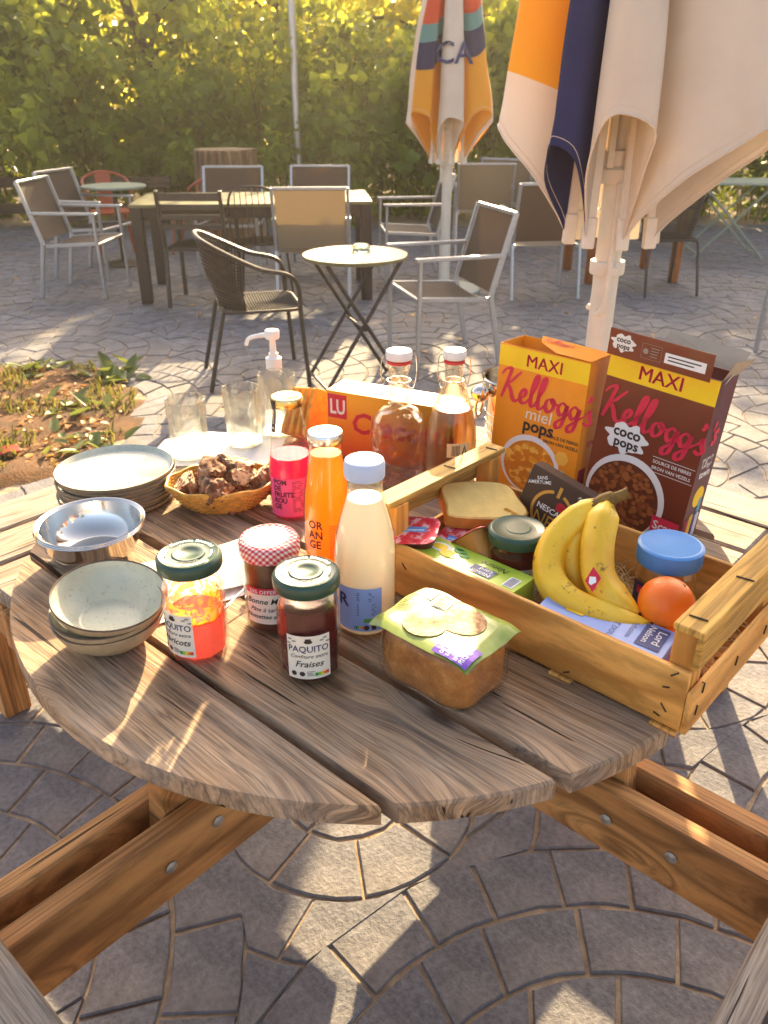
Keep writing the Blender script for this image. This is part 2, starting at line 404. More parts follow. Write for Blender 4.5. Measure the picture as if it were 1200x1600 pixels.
paving = thing('paving', 'grey stamped stone paving laid in fans of arcs', 'paving'); tag(paving, kind='structure')
FR, FW = .74, .15            # fan radius, ring width
FROT = radians(-16); FO = Vector((.42, .52))
SOIL = [(-9, 3.05), (-1.62, 3.12), (-1.30, 3.38), (-1.26, 3.9), (-1.42, 4.45), (-1.75, 4.8), (-9, 5.0)]
def in_poly(x, y, P):
    k = False; n = len(P)
    for i in range(n):
        (x1, y1), (x2, y2) = P[i], P[i - 1]
        if (y1 > y) != (y2 > y) and x < (x2 - x1) * (y - y1) / (y2 - y1) + x1: k = not k
    return k
pav = []
cF, sF = cos(FROT), sin(FROT)
for j in range(-8, 24):
    for i in range(-10, 11):
        cx, cy0 = (2 * i + (j % 2)) * FR, j * FR
        RR = [0, .207, .4142, .61, .805, 1.]; nr = 5
        for k in range(nr):
            r0, r1 = RR[k] * FR, RR[k + 1] * FR
            def lim(r):
                q = (r * r + FR * FR) / (2 * max(r, 1e-4) * FR)
                return pi if k < 2 else radians(45) + math.asin(min(1, q / sqrt(2)))
            def low(r):
                q = (r * r + FR * FR) / (2 * max(r, 1e-4) * FR)
                return 0 if k < 2 else math.asin(min(1, q / sqrt(2))) - radians(45)
            for ca, fn_ in ((0, lim), (pi, low)):
                l0, l1 = fn_(max(r0, .001)), fn_(r1); lm = (l0 + l1) / 2
                if lm < .04: continue
                npv = max(1 if ca else 4, int(round(2 * lm * (r0 + r1) / 2 / .168)))
                ph = ca + (random.random() * .6 if lm > 3.1 else 0)
                cuts = [0] + [min(.97, max(.03, (q + random.uniform(-.13, .13)) / npv)) for q in range(1, npv)] + [1]
                for q in range(npv):
                    fa, fb = cuts[q], cuts[q + 1]; out = []
                    if r0 > .01 and l0 > .001:
                        for e in range(4):
                            f_ = fb + (fa - fb) * e / 3; a = -l0 + 2 * l0 * f_ + ph; out.append((r0 * sin(a), r0 * cos(a)))
                    else: out.append((r0 * sin(ph), r0 * cos(ph)))
                    if l1 > .001:
                        for e in range(5):
                            f_ = fa + (fb - fa) * e / 4; a = -l1 + 2 * l1 * f_ + ph; out.append((r1 * sin(a), r1 * cos(a)))
                    else: out.append((r1 * sin(ph), r1 * cos(ph)))
                    W_ = []
                    for (x, y) in out:
                        x += cx; y += cy0; W_.append((FO.x + x * cF - y * sF, FO.y + x * sF + y * cF))
                    mx = sum(p[0] for p in W_) / len(W_); my = sum(p[1] for p in W_) / len(W_)
                    if not (-7.5 < mx < 7.5 and -.6 < my < 10.9) or in_poly(mx, my, SOIL): continue
                    area = abs(sum(W_[a][0] * W_[a - 1][1] - W_[a - 1][0] * W_[a][1] for a in range(len(W_)))) / 2
                    if area < .002: continue
                    pav.append((mx, my, W_, area))
def paver_mb(mb, mx, my, W_, local):
    sg = sum(W_[a - 1][0] * W_[a][1] - W_[a][0] * W_[a - 1][1] for a in range(len(W_)))
    if sg < 0: W_ = W_[::-1]
    pts = []
    for (x, y) in W_:
        dx, dy = mx - x, my - y; l = hypot(dx, dy) or 1; k = .0045 + random.uniform(-.002, .003)
        pts.append((x + dx / l * k - (mx if local else 0), y + dy / l * k - (my if local else 0)))
    dz = random.uniform(-.0035, .0015)
    mb.prism(pts, -.03, dz, .0042)
def cam_px(x, y, z=0):
    s_, c_ = sin(radians(27.17)), cos(radians(27.17)); d = y * c_ + (1.48 - z) * s_
    return (600 + 1270 * x / d, 800 + 1270 * (-y * s_ + (1.48 - z) * c_) / d, d) if d > .1 else (9e9, 9e9, 1)
def seen(p):
    X, Y, d = cam_px(p[0], p[1]); return -60 < X < 1260 and -60 < Y < 1680
score = [(p[3] * (1.48 / cam_px(p[0], p[1])[2] ** 3 if seen(p) else 0), i) for i, p in enumerate(pav)]
score.sort(reverse=True); near = set(i for s_, i in score[:300])
rest = MB()
for i, (mx, my, W_, ar) in enumerate(pav):
    if i in near:
        mb = MB(); paver_mb(mb, mx, my, W_, True); mb.build('paver', M_paver, paving, loc=(mx, my, 0))
    else: paver_mb(rest, mx, my, W_, False)
tag(rest.build('far_pavers', M_paver, paving), kind='stuff')

# ================================================================ the round picnic table with its four benches
W_top = wood('weathered_board', '#c29c74', '#9c7853', '#5f432f', 64, .72, 1., grey=.5, greycol='#b2a698', knots=.85, ring=.8)
W_beam = wood('pine_beam', '#d29a5c', '#b97e46', '#8a5a30', 30, .6, .35, grey=.0)
W_seat = wood('weathered_seat', '#b8a28a', '#98826c', '#66544a', 64, .75, .6, grey=.6)
M_bolt = pm('galvanised_bolt', (.42, .40, .37), .45, .8, var=.2, scale=200)
picnic = thing('picnic_table', 'round weathered wooden picnic table with attached plank benches', 'picnic table', (C0.x, C0.y, 0), TROT)
R_T = .637
edges = [(-.637, -.4675), (-.455, -.296), (-.276, -.117), (-.097, .062), (.082, .241), (.261, .42), (.44, .637)]
for a, b in edges:
    A = max(a, -R_T + .0005); B = min(b, R_T - .0005); out = []
    xa, xb = sqrt(max(0, R_T ** 2 - A * A)), sqrt(max(0, R_T ** 2 - B * B))
    N = 22 if min(abs(A), abs(B)) > .3 else 8
    for k in range(N + 1):
        y = A + (B - A) * (.5 - .5 * cos(pi * k / N)); out.append((sqrt(R_T ** 2 - y * y), y))
    for k in range(N + 1):
        y = B + (A - B) * (.5 - .5 * cos(pi * k / N)); out.append((-sqrt(R_T ** 2 - y * y), y))
    ym = (A + B) / 2; mb = MB()
    # subdivided top so that slight cupping and wear show
    mb.prism([(x, y - ym) for x, y in out], -.030, 0, .004)
    mb.build('table_board', W_top, picnic, loc=(0, ym, TZ + random.uniform(-.0015, .0015)))
def plank(name, x0, x1, y0, y1, z0, z1, mat, parent, bev=.004, along='x'):
    mb = MB(); L = (x1 - x0) if along == 'x' else (y1 - y0); Wd = (y1 - y0) if along == 'x' else (x1 - x0)
    mb.box((0, 0, 0), (L, Wd, z1 - z0), bev)
    return mb.build(name, mat, parent, loc=((x0 + x1) / 2, (y0 + y1) / 2, (z0 + z1) / 2), rot=(0, 0, 0 if along == 'x' else pi / 2))
def bolt(x, y, z, axis):
    mb = MB(); mb.lathe([(0, .004), (.007, .0035), (.011, .001), (.011, 0)], 14)
    q = Vector(axis).to_track_quat('Z', 'Y').to_euler(); o = mb.build('bolt', M_bolt, picnic, loc=(x, y, z), rot=q); return o
for (p0, p1) in ((.048, .088), (.134, .174)):       # pair running along the boards
    for s_ in (-1, 1): plank('beam', *( (.14, 1.30) if s_ > 0 else (-1.30, -.14)), p0, p1, .268, .405, W_beam, picnic)
for (p0, p1) in ((-.034, .006), (-.120, -.080)):
    for s_ in (-1, 1): plank('beam', p0, p1, *((.20, 1.30) if s_ > 0 else (-1.30, -.0)), .262, .4045, W_beam, picnic, along='y')
for (x, y, ax) in ((.47, .111, 'x'), (-.47, .111, 'x'), (-.057, -.46, 'y'), (-.057, .50, 'y')):
    mb = MB()
    if ax == 'x': mb.bar((x, y, .27), (x - .05 * (1 if x > 0 else -1), y, .709), .105, .044, .003, up=(0, 1, 0))
    else: mb.bar((x, y, .27), (x, y - .05 * (1 if y > 0 else -1), .709), .105, .044, .003, up=(1, 0, 0))
    mb.build('leg', W_beam, picnic)
for (x, y) in ((.50, .046), (.62, .046)): bolt(x, y, .345, (0, -1, 0))
for (x, y, z) in ((.008, -.42, .36), (.008, -.52, .335)): bolt(x, y, z, (1, 0, 0))
for ang in (0, 90, 180, 270):
    bq = bpy.data.objects.new('bench', None); COL.objects.link(bq); bq.parent = picnic; bq.rotation_euler = (0, 0, radians(ang))
    for k, (a, b) in enumerate(((.79, .955), (.970, 1.125), (1.140, 1.295))):
        plank('seat_plank', a, b, -.385 + random.uniform(-.006, .006), .385, .407, .45 + random.uniform(-.001, .001), W_seat, bq, .005, along='y')
    plank('seat_rail', .80, .84, -.40, .40, .30, .404, W_beam, bq, along='y')
    for yy in (-.37, .37):
        mb = MB(); mb.box((0, 0, 0), (.30, .07, .045), .003); mb.build('post', W_beam, bq, loc=(.99, yy, .15), rot=(0, pi / 2, 0))
        plank('seat_cleat', .845, 1.285, yy - .022, yy + .022, .305, .405, W_beam, bq)
# ================================================================ things on the table
def face_cam(x, y): return atan2(-y, -x)
M_cream = pm('label_paper', '#efe6d3', .7, var=.05); M_white = pm('white_paper', '#f3f2ef', .75, var=.03)
M_black = pm('dark_ink', '#1d1a1c', .6, var=.1); M_ink = pm('brown_ink', '#3a2a26', .6, var=.1)
M_red = pm('red_ink', '#d5223c', .45, var=.06); M_yel = pm('yellow_ink', '#ffd21c', .45, var=.04); M_nav = pm('navy_ink', '#2b2f63', .5, var=.05)
M_grn = pm('green_ink', '#57a04a', .5, var=.05); M_org = pm('orange_ink', '#f08a24', .5, var=.05)
G_thin = thin_glass('clear_jar_glass'); G_real = mixed_glass('tumbler_glass', (.975, .985, .97), .4, .015, 30); G_facet = mixed_glass('cut_glass', (.99, .985, .96), .22, .5, 55, True)
G_bot = mixed_glass('bottle_glass', (.98, .975, .94), .5, .06, 30)
M_lidg = pm('green_lacquer', (.022, .065, .040), .38, .0, var=.15, coat=.2); M_steel = pm('polished_steel', (.72, .69, .64), .12, 1., var=.06, scale=8)
def liquid(name, col, tcol, trl=.55, rough=.25, var=.1, scale=18):
    return pm(name, col, rough, var=var, scale=scale, trl=trl, trlcol=tcol, spec=.4)
L_berry = liquid('strawberry_jam', '#5a1220', '#8c1626', .3, .2, .35, 60); L_apr = liquid('apricot_jam', '#f0917f', '#ff9f8e', .55, .2, .15, 40)
L_choc = liquid('chocolate_spread', '#5b2f1f', '#7a3a20', .15, .35); L_milk = liquid('milk', '#fff4dc', '#fff0d0', .3, .3, .02)
L_oj = liquid('orange_juice', '#ff9a1e', '#ffb02c', .6, .2, .06); L_pink = liquid('pink_fruit_juice', '#cc2c6c', '#f5508e', .5, .2, .08)
def ringmap(r0, z, a0=pi / 2):
    return lambda x, y, h=.0004: Vector(((r0 + y) * cos(a0 - x / r0), (r0 + y) * sin(a0 - x / r0), z + h))
def score_marks(par, fn, x, y, k=1.):
    """five coloured blocks of a food score"""
    for q, col in enumerate(('#1e8f4e', '#8cc63f', '#f7d02c', '#ef8a26', '#e2452b')):
        prnt(par, 'score_mark', fn, [rect(x + q * .0045 * k, y, x + (q + 1) * .0045 * k, y + .006 * k)], MSC[q], .0007)
MSC = [pm('score_ink', c_, .5, var=.03) for c_ in ('#1e8f4e', '#8cc63f', '#f7d02c', '#ef8a26', '#e2452b')]
def lines(x0, x1, y0, n, dy, hgt):
    return [rect(x0, y0 - k * dy, x0 + (x1 - x0) * random.uniform(.7, 1), y0 - k * dy + hgt) for k in range(n)]
def facet(n): return lambda a, z: cos(pi / n) / cos(((a + pi / n) % (2 * pi / n)) - pi / n)

def jam_jar(px, py, label, fill, jam, flavour, turn, h=.165):
    t = thing('jam_jar', label, 'jar', (px, py, TZ)); r = .0445
    prof = [(0, .001), (r - .006, 0), (r, .006), (r, .112), (r - .003, .122), (r - .0065, .131), (r - .007, h - .012)]
    MB().lathe(prof, 40, wob=lambda a, z: facet(10)(a, z) if z < .125 else 1.).build('glass', G_thin, t, 25)
    ri = r - .0035; hf = fill
    pj = [(0, .004), (ri - .005, .0045), (ri, .010), (ri, hf * .7), (ri - .0005, hf), (ri * .7, hf + .002), (ri * .4, hf - .003), (0, hf - .001)]
    MB().lathe(pj, 40, wob=lambda a, z: facet(10)(a, z) * (1 + (.02 * sin(3 * a + 1) if z > hf * .9 else 0))).build('jam', jam, t, 50)
    rl = .0465; lid = MB().lathe([(r - .008, h - .02), (rl - .001, h - .02), (rl, h - .018), (rl, h - .006), (rl - .002, h - .002), (rl - .005, h), (rl - .008, h - .0015), (rl * .52, h - .0015), (rl * .48, h + .0005),
        (rl * .34, h + .0005), (rl * .30, h - .001), (0, h - .001)], 48).build('lid', M_lidg, t, 40)
    P = []
    M_l = M_lidink
    for a0 in (pi / 2, -pi / 2):
        P += [[ringmap(rl * .70, h, a0)(x, y)[:2] for x, y in q] for q in text_polys('Garantie Sécurité', .0095, align='CENTER', bold=.012)]
        P += [[ringmap(rl * .55, h, a0)(x, y)[:2] for x, y in q] for q in text_polys('ne pas consommer si bombé', .0032, align='CENTER')]
    mb = MB()
    for q in P: mb.add([(a, b, h + .0004) for a, b in q], [tuple(range(len(q)))])
    for s_ in (0, pi):   # the two turning arrows
        q = [(rl * .72 * cos(s_ + a / 10), rl * .72 * sin(s_ + a / 10)) for a in range(-3, 4)] + [(rl * .67 * cos(s_ + a / 10), rl * .67 * sin(s_ + a / 10)) for a in range(3, -4, -1)]
        mb.add([(a, b, h + .0003) for a, b in q], [tuple(range(len(q)))])
    mb.build('lid_lettering', M_l, lid, 0)
    a0 = face_cam(px, py) + turn; fn = around(r + .0006, a0, 0)
    lab = patch(t, 'paper_label', fn, -.031, .031, .016, .088, M_cream, 16, 2, .0004)
    fl = lambda x, y, hh=.0012: around(r + .0012, a0, 0)(x, y, hh)
    prnt(lab, 'lettering', fl, text_polys('PAQUITO', .0145, 0, .062, 'CENTER', .012, sx=.92), M_nav, .0004)
    prnt(lab, 'lettering', fl, text_polys('Confiture extra', .0085, 0, .052, 'CENTER', 0, .35) + text_polys(flavour, .0145, 0, .037, 'CENTER', .01, .3), M_black, .0004)
    prnt(lab, 'lettering', fl, [circ(-.022, .025, .004, 14), circ(-.010, .025, .004, 14)] + lines(-.003, .008, .0285, 4, .0022, .0008), M_ink, .0004)
    prnt(lab, 'sprig_print', fl, [circ(x_, y_, .0035, 7, .0016, radians(an), radians(an) + 2 * pi) for x_, y_, an in ((-.026, .082, 20), (-.02, .079, 70), (-.028, .075, 120), (.024, .083, 10), (.019, .08, 60), (.028, .076, 100))], M_grey, .0004)
    prnt(lab, 'crown_print', fl, [circ(0, .079, .006, 12, .003), rect(-.004, .080, .004, .084)], M_ink, .0004)
    score_marks(lab, fl, .008, .0215, .9)
    return t
M_lidink = pm('pale_green_ink', '#e9f0e6', .5, var=.04); M_grey = pm('grey_ink', '#9a958c', .6, var=.05)
jam_jar(-.106, .946, 'dark red strawberry jam jar with green lid, label facing the camera', .118, L_berry, 'Fraises', -.05)
aj = jam_jar(-.276, .994, 'half-used glowing orange apricot jam jar with green lid', .070, L_apr, 'Abricots', -.85)
# jam smeared up the inside of the apricot jar
ts = NT('smeared_jam'); vv = ts.coord(); nn = ts.noise(vv, 55, 4, .6, 1.5); zz = ts.new('SeparateXYZ'); ts.link(vv, zz.inputs[0])
mr = ts.new('MapRange'); mr.inputs['From Min'].default_value = .06; mr.inputs['From Max'].default_value = .14; mr.inputs['To Min'].default_value = .22; mr.inputs['To Max'].default_value = -.12; ts.link(zz.outputs['Z'], mr.inputs['Value'])
ad = ts.new('Math', operation='ADD'); ts.link(nn, ad.inputs[0]); ts.link(mr.outputs[0], ad.inputs[1])
al = ts.ramp(ad.outputs[0], [(.52, 0.), (.62, .85)]); ts.set(Base_Color='#e8872a', Roughness=.3); ts.translucent(.6, '#ff9c30')
tr_ = ts.new('BsdfTransparent'); mx_ = ts.new('MixShader'); ts.link(al, mx_.inputs[0]); ts.link(tr_.outputs[0], mx_.inputs[1]); ts.link(ts.out.inputs['Surface'].links[0].from_socket, mx_.inputs[2]); ts.link(mx_.outputs[0], ts.out.inputs['Surface'])
MB().lathe([(.0405, .066), (.0405, .108), (.039, .118), (.036, .128), (.036, .146)], 40).build('smeared_jam', ts.m, aj)

# hazelnut spread jar with a gingham lid
tg = NT('gingham'); vg = tg.coord(scale=(1, 1, 1)); sg_ = tg.new('SeparateXYZ'); tg.link(vg, sg_.inputs[0])
yz = tg.new('Math', operation='ADD'); tg.link(sg_.outputs['Y'], yz.inputs[0]); tg.link(sg_.outputs['Z'], yz.inputs[1])
def stripe(sock):
    m1 = tg.new('Math', operation='MULTIPLY'); m1.inputs[1].default_value = 95; tg.link(sock, m1.inputs[0]); f1 = tg.new('Math', operation='FRACT'); tg.link(m1.outputs[0], f1.inputs[0])
    g1 = tg.new('Math', operation='GREATER_THAN'); g1.inputs[1].default_value = .5; tg.link(f1.outputs[0], g1.inputs[0]); return g1.outputs[0]
d1 = tg.new('Math', operation='ADD'); tg.link(sg_.outputs['X'], d1.inputs[0]); tg.link(yz.outputs[0], d1.inputs[1]); d2 = tg.new('Math', operation='SUBTRACT'); tg.link(sg_.outputs['X'], d2.inputs[0]); tg.link(yz.outputs[0], d2.inputs[1])
av = tg.new('Math', operation='ADD'); tg.link(stripe(d1.outputs[0]), av.inputs[0]); tg.link(stripe(d2.outputs[0]), av.inputs[1]); hv = tg.new('Math', operation='MULTIPLY'); hv.inputs[1].default_value = .5; tg.link(av.outputs[0], hv.inputs[0])
tg.set(Base_Color=tg.ramp(hv.outputs[0], [(.1, '#f5e9e4'), (.5, '#e58a8c'), (.9, '#cf2230')]), Roughness=.35)
t = thing('spread_jar', 'brown nut spread jar with red gingham lid', 'jar', (-.172, 1.062, TZ)); r = .0435; h = .155
MB().lathe([(0, .001), (r - .006, 0), (r, .008), (r, .118), (r - .002, .126), (r - .0015, .14)], 40).build('glass', G_thin, t)
MB().lathe([(0, .004), (r - .008, .0045), (r - .003, .010), (r - .003, .116), (r - .005, .124), (0, .126)], 40).build('spread', L_choc, t)
lid = MB().lathe([(r - .003, h - .026), (r + .0015, h - .026), (r + .0025, h - .022), (r + .0025, h - .008), (r - .001, h - .002), (r - .006, h), (r - .009, h - .0012), (0, h - .0012)], 48).build('lid', tg.m, t)
lw = prnt(lid, 'lid_disc', lambda x, y, hh: Vector((x, y, h - .0012 + hh)), [circ(0, 0, r * .72, 40)], M_white, .0005)
prnt(lid, 'lettering', lambda x, y, hh: Vector((x, y, h - .0012 + hh)), text_polys('Bonne Maman', .010, 0, -.002, 'CENTER', 0, .4, rot=.35), M_grey, .0009)
a0 = face_cam(-.172, 1.062) + .0; fn = around(r + .0006, a0, 0); fl = around(r + .0012, a0, 0)
lab = patch(t, 'paper_label', fn, -.045, .045, .026, .078, M_cream, 18, 2); patch(t, 'label_band', fn, -.045, .045, .078, .089, M_red, 18, 1)
prnt(lab, 'lettering', fl, text_polys('20% OFFERTS', .009, -.012, .080, 'CENTER', .01), M_white)
prnt(lab, 'lettering', fl, text_polys('Bonne Maman', .0135, -.005, .062, 'CENTER', .012, .3) + text_polys('Pâte à tartiner', .0105, -.008, .0485, 'CENTER', .004, .35) + text_polys('Noisettes et Cacao', .0105, -.005, .036, 'CENTER', .012, .3), M_black)

# milk bottle
t = thing('milk_bottle', 'glass milk bottle with pale blue cap and blue label', 'bottle', (-.028, 1.058, TZ)); r = .0465
prof = [(0, .002), (r - .008, 0), (r, .009), (r, .135), (r - .002, .160), (r - .009, .190), (r - .0175, .218), (r - .0205, .235), (r - .0205, .262)]
MB().lathe(prof, 40).build('glass', G_thin, t)
MB().lathe([(0, .005), (r - .009, .005), (r - .0025, .011), (r - .0025, .135), (r - .0045, .160), (r - .0115, .190), (r - .020, .218), (r - .0215, .222), (0, .2215)], 40).build('milk', L_milk, t)
M_cap = pm('pale_blue_plastic', '#c3d0ea', .4, var=.04)
capo = MB().lathe([(r - .021, .255), (r - .0178, .255), (r - .017, .258), (r - .017, .276), (r - .019, .281), (r - .023, .283), (0, .2825)], 40).build('cap', M_cap, t)
prnt(capo, 'lettering', lambda x, y, hh: Vector((x, y, .2828 + hh)), lines(-.014, .012, .006, 3, .005, .0012) + [circ(0, 0, .0, 3)][:0], pm('cap_ink', '#7f95c8', .5), .0003)
a0 = face_cam(-.028, 1.058) - .12; fn = around(r + .0006, a0, 0); fl = around(r + .0012, a0, 0)
lab = patch(t, 'blue_label', fn, -.042, .030, .018, .093, pm('blue_label', '#8fb2e8', .55, var=.04), 16, 2)
prnt(lab, 'lettering', fl, lines(-.008, .020, .085, 5, .0032, .0012) + lines(-.008, .022, .066, 8, .0028, .001) + text_polys('1L', .007, -.014, .022, 'LEFT', .02) + text_polys('R', .03, -.040, .060, 'LEFT', .02), M_nav)
prnt(lab, 'leaf_mark', fl, [rect(.002, .034, .016, .041)], M_grn); score_marks(lab, fl, -.010, .024, .6)
prnt(lab, 'lettering', fl, [circ(.006, .025, .0045, 14), rect(.014, .021, .021, .030)], M_ink)

# two juice bottles of the same make
def juice(px, py, label, liq, lid_m, words, ink, level, lab_m, strip):
    t = thing('juice_bottle', label, 'bottle', (px, py, TZ)); r = .0425
    sh = [(0, .002), (r - .006, 0), (r, .008), (r, .095), (r - .002, .125), (r - .0095, .175), (r - .0155, .215), (r - .0165, .232)]
    MB().lathe(sh, 40).build('glass', G_thin, t)
    inn = [(0, .005)] + [(max(.001, q[0] - .0025), max(q[1], .006)) for q in sh[1:] if q[1] < level]
    for (ra, za), (rb, zb) in zip(sh, sh[1:]):
        if za < level <= zb: rl_ = ra + (rb - ra) * (level - za) / (zb - za) - .0025
    MB().lathe(inn + [(rl_, level), (0, level)], 40).build('juice', liq, t)
    MB().lathe([(r - .017, .226), (r - .0135, .226), (r - .0125, .228), (r - .0125, .240), (r - .0145, .2435), (r - .018, .244), (r - .02, .243), (0, .243)], 40).build('lid', lid_m, t)
    a0 = face_cam(px, py) - .25; fn = around(r + .0008, a0, 0); fl = around(r + .0016, a0, 0)
    if lab_m: lab = patch(t, 'label', fn, -.036, .05, .012, .092, lab_m, 18, 2)
    else: lab = t
    P = []
    for k, wd in enumerate(words): P += text_polys(wd, .021 if len(words) < 4 else .0145, -.026, .080 - k * (.019 if len(words) < 4 else .0128), 'LEFT', .03, sx=.9)
    prnt(lab, 'lettering', fl, P, ink); prnt(lab, 'lettering', fl, lines(.012, .034, .086, 22, .003, .0009), ink)
    if strip:
        rr = lambda z: np.interp(z, [.125, .175, .215, .24], [r - .002, r - .0095, r - .0155, r - .012]) + .001
        st = patch(t, 'paper_seal', around(rr, a0 - .75, 0), -.0055, .0055, .180, .2425, M_ink, 3, 8, .001)
        prnt(st, 'lettering', around(rr, a0 - .75, 0), text_polys('▪', .001, 0, .2)[:0] + lines(-.003, .003, .222, 11, .0026, .0011) + [circ(0, .188, .0025, 10)], M_cream, .0016)
    return t
M_gold = pm('gold_lid', (.75, .56, .22), .25, 1., var=.05); M_silv = pm('silver_lid', (.72, .72, .70), .25, 1., var=.05)
juice(-.181, 1.440, 'pink fruit juice bottle with gold lid, part empty', L_pink, M_gold, ['POM', 'DE', 'FRUITS', 'ROU', 'GE'], pm('plum_ink', '#5c1030', .5), .128, pm('pink_label', '#f0578c', .5, var=.04), True)
juice(-.098, 1.262, 'orange juice bottle with silver lid, nearly full', L_oj, M_silv, ['OR', 'AN', 'GE'], M_ink, .205, None, False)

# tumblers: wavy thick glass
def tumbler(px, py, label, h, r, water=None):
    t = thing('drinking_glass', label, 'glass', (px, py, TZ), group='water glasses')
    n = 26; out = []; inn = []
    for k in range(n + 1):
        z = h * k / n; w = 1 - .10 * (1 - k / n) + .016 * sin(2 * pi * (k / n) * 2.6 + .6) * (1 if k < n * .8 else .3); out.append((r * w, z))
        if z > .014: inn.append((r * w - .0032, z))
    MB().lathe([(0, .002)] + out[1:] + [(out[-1][0] - .0016, h + .0012)] + inn[::-1] + [(0, .013)], 40).build('glass', G_real, t)
    return t
PTZ = TZ + .0012
tumbler(-.443, 1.722, 'water glass beside the plates, leftmost of the three', .138, .045).location.z = PTZ
tumbler(-.330, 1.795, 'water glass between two other glasses, behind the bread basket', .140, .044).location.z = PTZ
tumbler(-.255, 1.862, 'tall glass standing in front of the white pump bottle', .152, .046)
# pump bottle
t = thing('pump_bottle', 'clear pump bottle with white spout behind the glasses', 'bottle', (-.275, 1.975, TZ)); M_wpl = pm('white_plastic', '#efeae0', .4, var=.03)
MB().lathe([(0, 0), (.036, 0), (.038, .005), (.038, .10), (.030, .118), (.017, .126), (.017, .135)], 28).build('glass', G_thin, t)
MB().lathe([(.0, .13), (.020, .13), (.020, .158), (.012, .163), (.012, .170), (.0085, .172), (.0075, .205), (.016, .206), (.0185, .210), (.0185, .224), (.016, .228), (0, .229)], 24).build('pump', M_wpl, t)
MB().tube(crom([(-.01, 0, .216), (-.035, 0, .213), (-.058, 0, .206), (-.066, 0, .190)], 4), [.0065] * 4 + [.0055] * 4 + [.005] * 5, 8).build('spout', M_wpl, t)

# paper under the glasses, napkins, spoon
t = MB(); t.prism([(-.16, -.09), (.13, -.14), (.17, .03), (-.02, .10), (-.12, .06)], 0, .0008, .0003); tag(t.build('paper_sheet', M_white, loc=(-.40, 1.78, TZ + .0003), rot=(0, 0, .15)), 'white paper sheet under the water glasses', 'paper')
def napkin(x, y, rz, sx, sy, z, label, curl):
    rows = []
    for j in range(9):
        rows.append([(sx * (i / 12 - .5), sy * (j / 8 - .5), .001 + .004 * curl * (sin(i * .5 + j * .3) + 1) + .018 * curl * max(0, i / 12 - .7) * max(0, j / 8 - .5) * 4) for i in range(13)])
    low = [[(p[0], p[1], p[2] - .0012) for p in r_] for r_ in rows]
    mb = MB().grid(rows); mb.grid([q[::-1] for q in low]); edge = rows[0] + [r_[-1] for r_ in rows[1:]] + rows[-1][::-1][1:] + [r_[0] for r_ in rows[::-1]][1:]
    mb.grid([[(p[0], p[1], p[2] - .0012) for p in edge], edge])
    tag(mb.build('napkin', pm('napkin_paper', '#eeecea', .9, var=.03, trl=.15), loc=(x, y, z), rot=(0, 0, rz)), label, 'napkin', 'napkins by the jars')
napkin(-.315, 1.165, .62, .23, .14, TZ + .0008, 'white paper napkin lying lowest, beside the ceramic bowls', .3)
napkin(-.285, 1.215, .50, .25, .15, TZ + .006, 'white paper napkin on top of another, behind the jars', .7)
t = thing('spoon', 'small steel spoon on the napkins behind the apricot jar', 'spoon', (-.232, 1.115, TZ + .018), radians(62), rot=(0, -.12, radians(62)))
rows = []
for k in range(11):
    x = .03 + .042 * (k / 10); w = .0155 * sqrt(max(0, 1 - ((k / 10 - .5) * 2) ** 2)) + .0008
    rows.append([(x, w * q / 4, .004 * ((q / 4) ** 2 - 1) * w / .0155 + .004) for q in range(-4, 5)])
MB().grid(rows).grid([[(p[0], p[1], p[2] - .0012) for p in q[::-1]] for q in rows]).build('bowl', M_steel, t)
MB().tube([(.031, 0, .003), (-.01, 0, .004), (-.06, 0, .002), (-.075, 0, .001)], [.0022, .002, .0035, .0025], 8, flat=.5).build('handle', M_steel, t)

# ---------------- crockery
tp = NT('stoneware_glaze'); vp = tp.coord(); n1 = tp.noise(vp, 9, 5); n2 = tp.noise(vp, 160, 3, .7)
cc = tp.ramp(n1, [(.3, '#a2a89c'), (.55, '#b6b9ab'), (.75, '#cdcab6')]); cc = tp.mix(tp.ramp(n2, [(.58, 0.), (.7, .5)]), cc, '#6f6a58')
tp.set(Base_Color=cc, Roughness=.22); tp.bump(n1, .12, .003); M_glaze = tp.m
M_rimg = pm('brown_glaze_rim', '#6d5a42', .35, var=.2); M_ware = pm('stoneware', '#a9987a', .55, var=.14, scale=60, bump=.2)
def plate(z, r, label, k):
    t = thing('plate', label, 'plate', (-.548 + random.uniform(-.003, .003), 1.514 + random.uniform(-.003, .003), TZ + z), random.random() * 6, 'stacked plates')
    MB().lathe([(0, .004), (r - .013, .004), (r - .007, .0065), (r - .003, .0145), (r - .0012, .0158)], 56).build('glaze', M_glaze, t, 50)
    MB().lathe([(r - .0012, .0158), (r, .0152), (r + .0004, .0138)], 56).build('rim', M_rimg, t, 50)
    MB().lathe([(r + .0004, .0138), (r - .002, .008), (r - .010, .0012), (r - .03, 0), (0, 0)], 56).build('underside', M_ware, t, 50)
NPL = 8
for k in range(NPL):
    plate(k * .0073, .1175, 'grey-green stoneware plate on top of the plate stack' if k == NPL - 1 else ('lowest stoneware plate of the stack, on the table' if k == 0 else ['second', 'third', 'fourth', 'fifth', 'sixth', 'seventh'][k - 1] + ' stoneware plate from the bottom of the stack'), k)
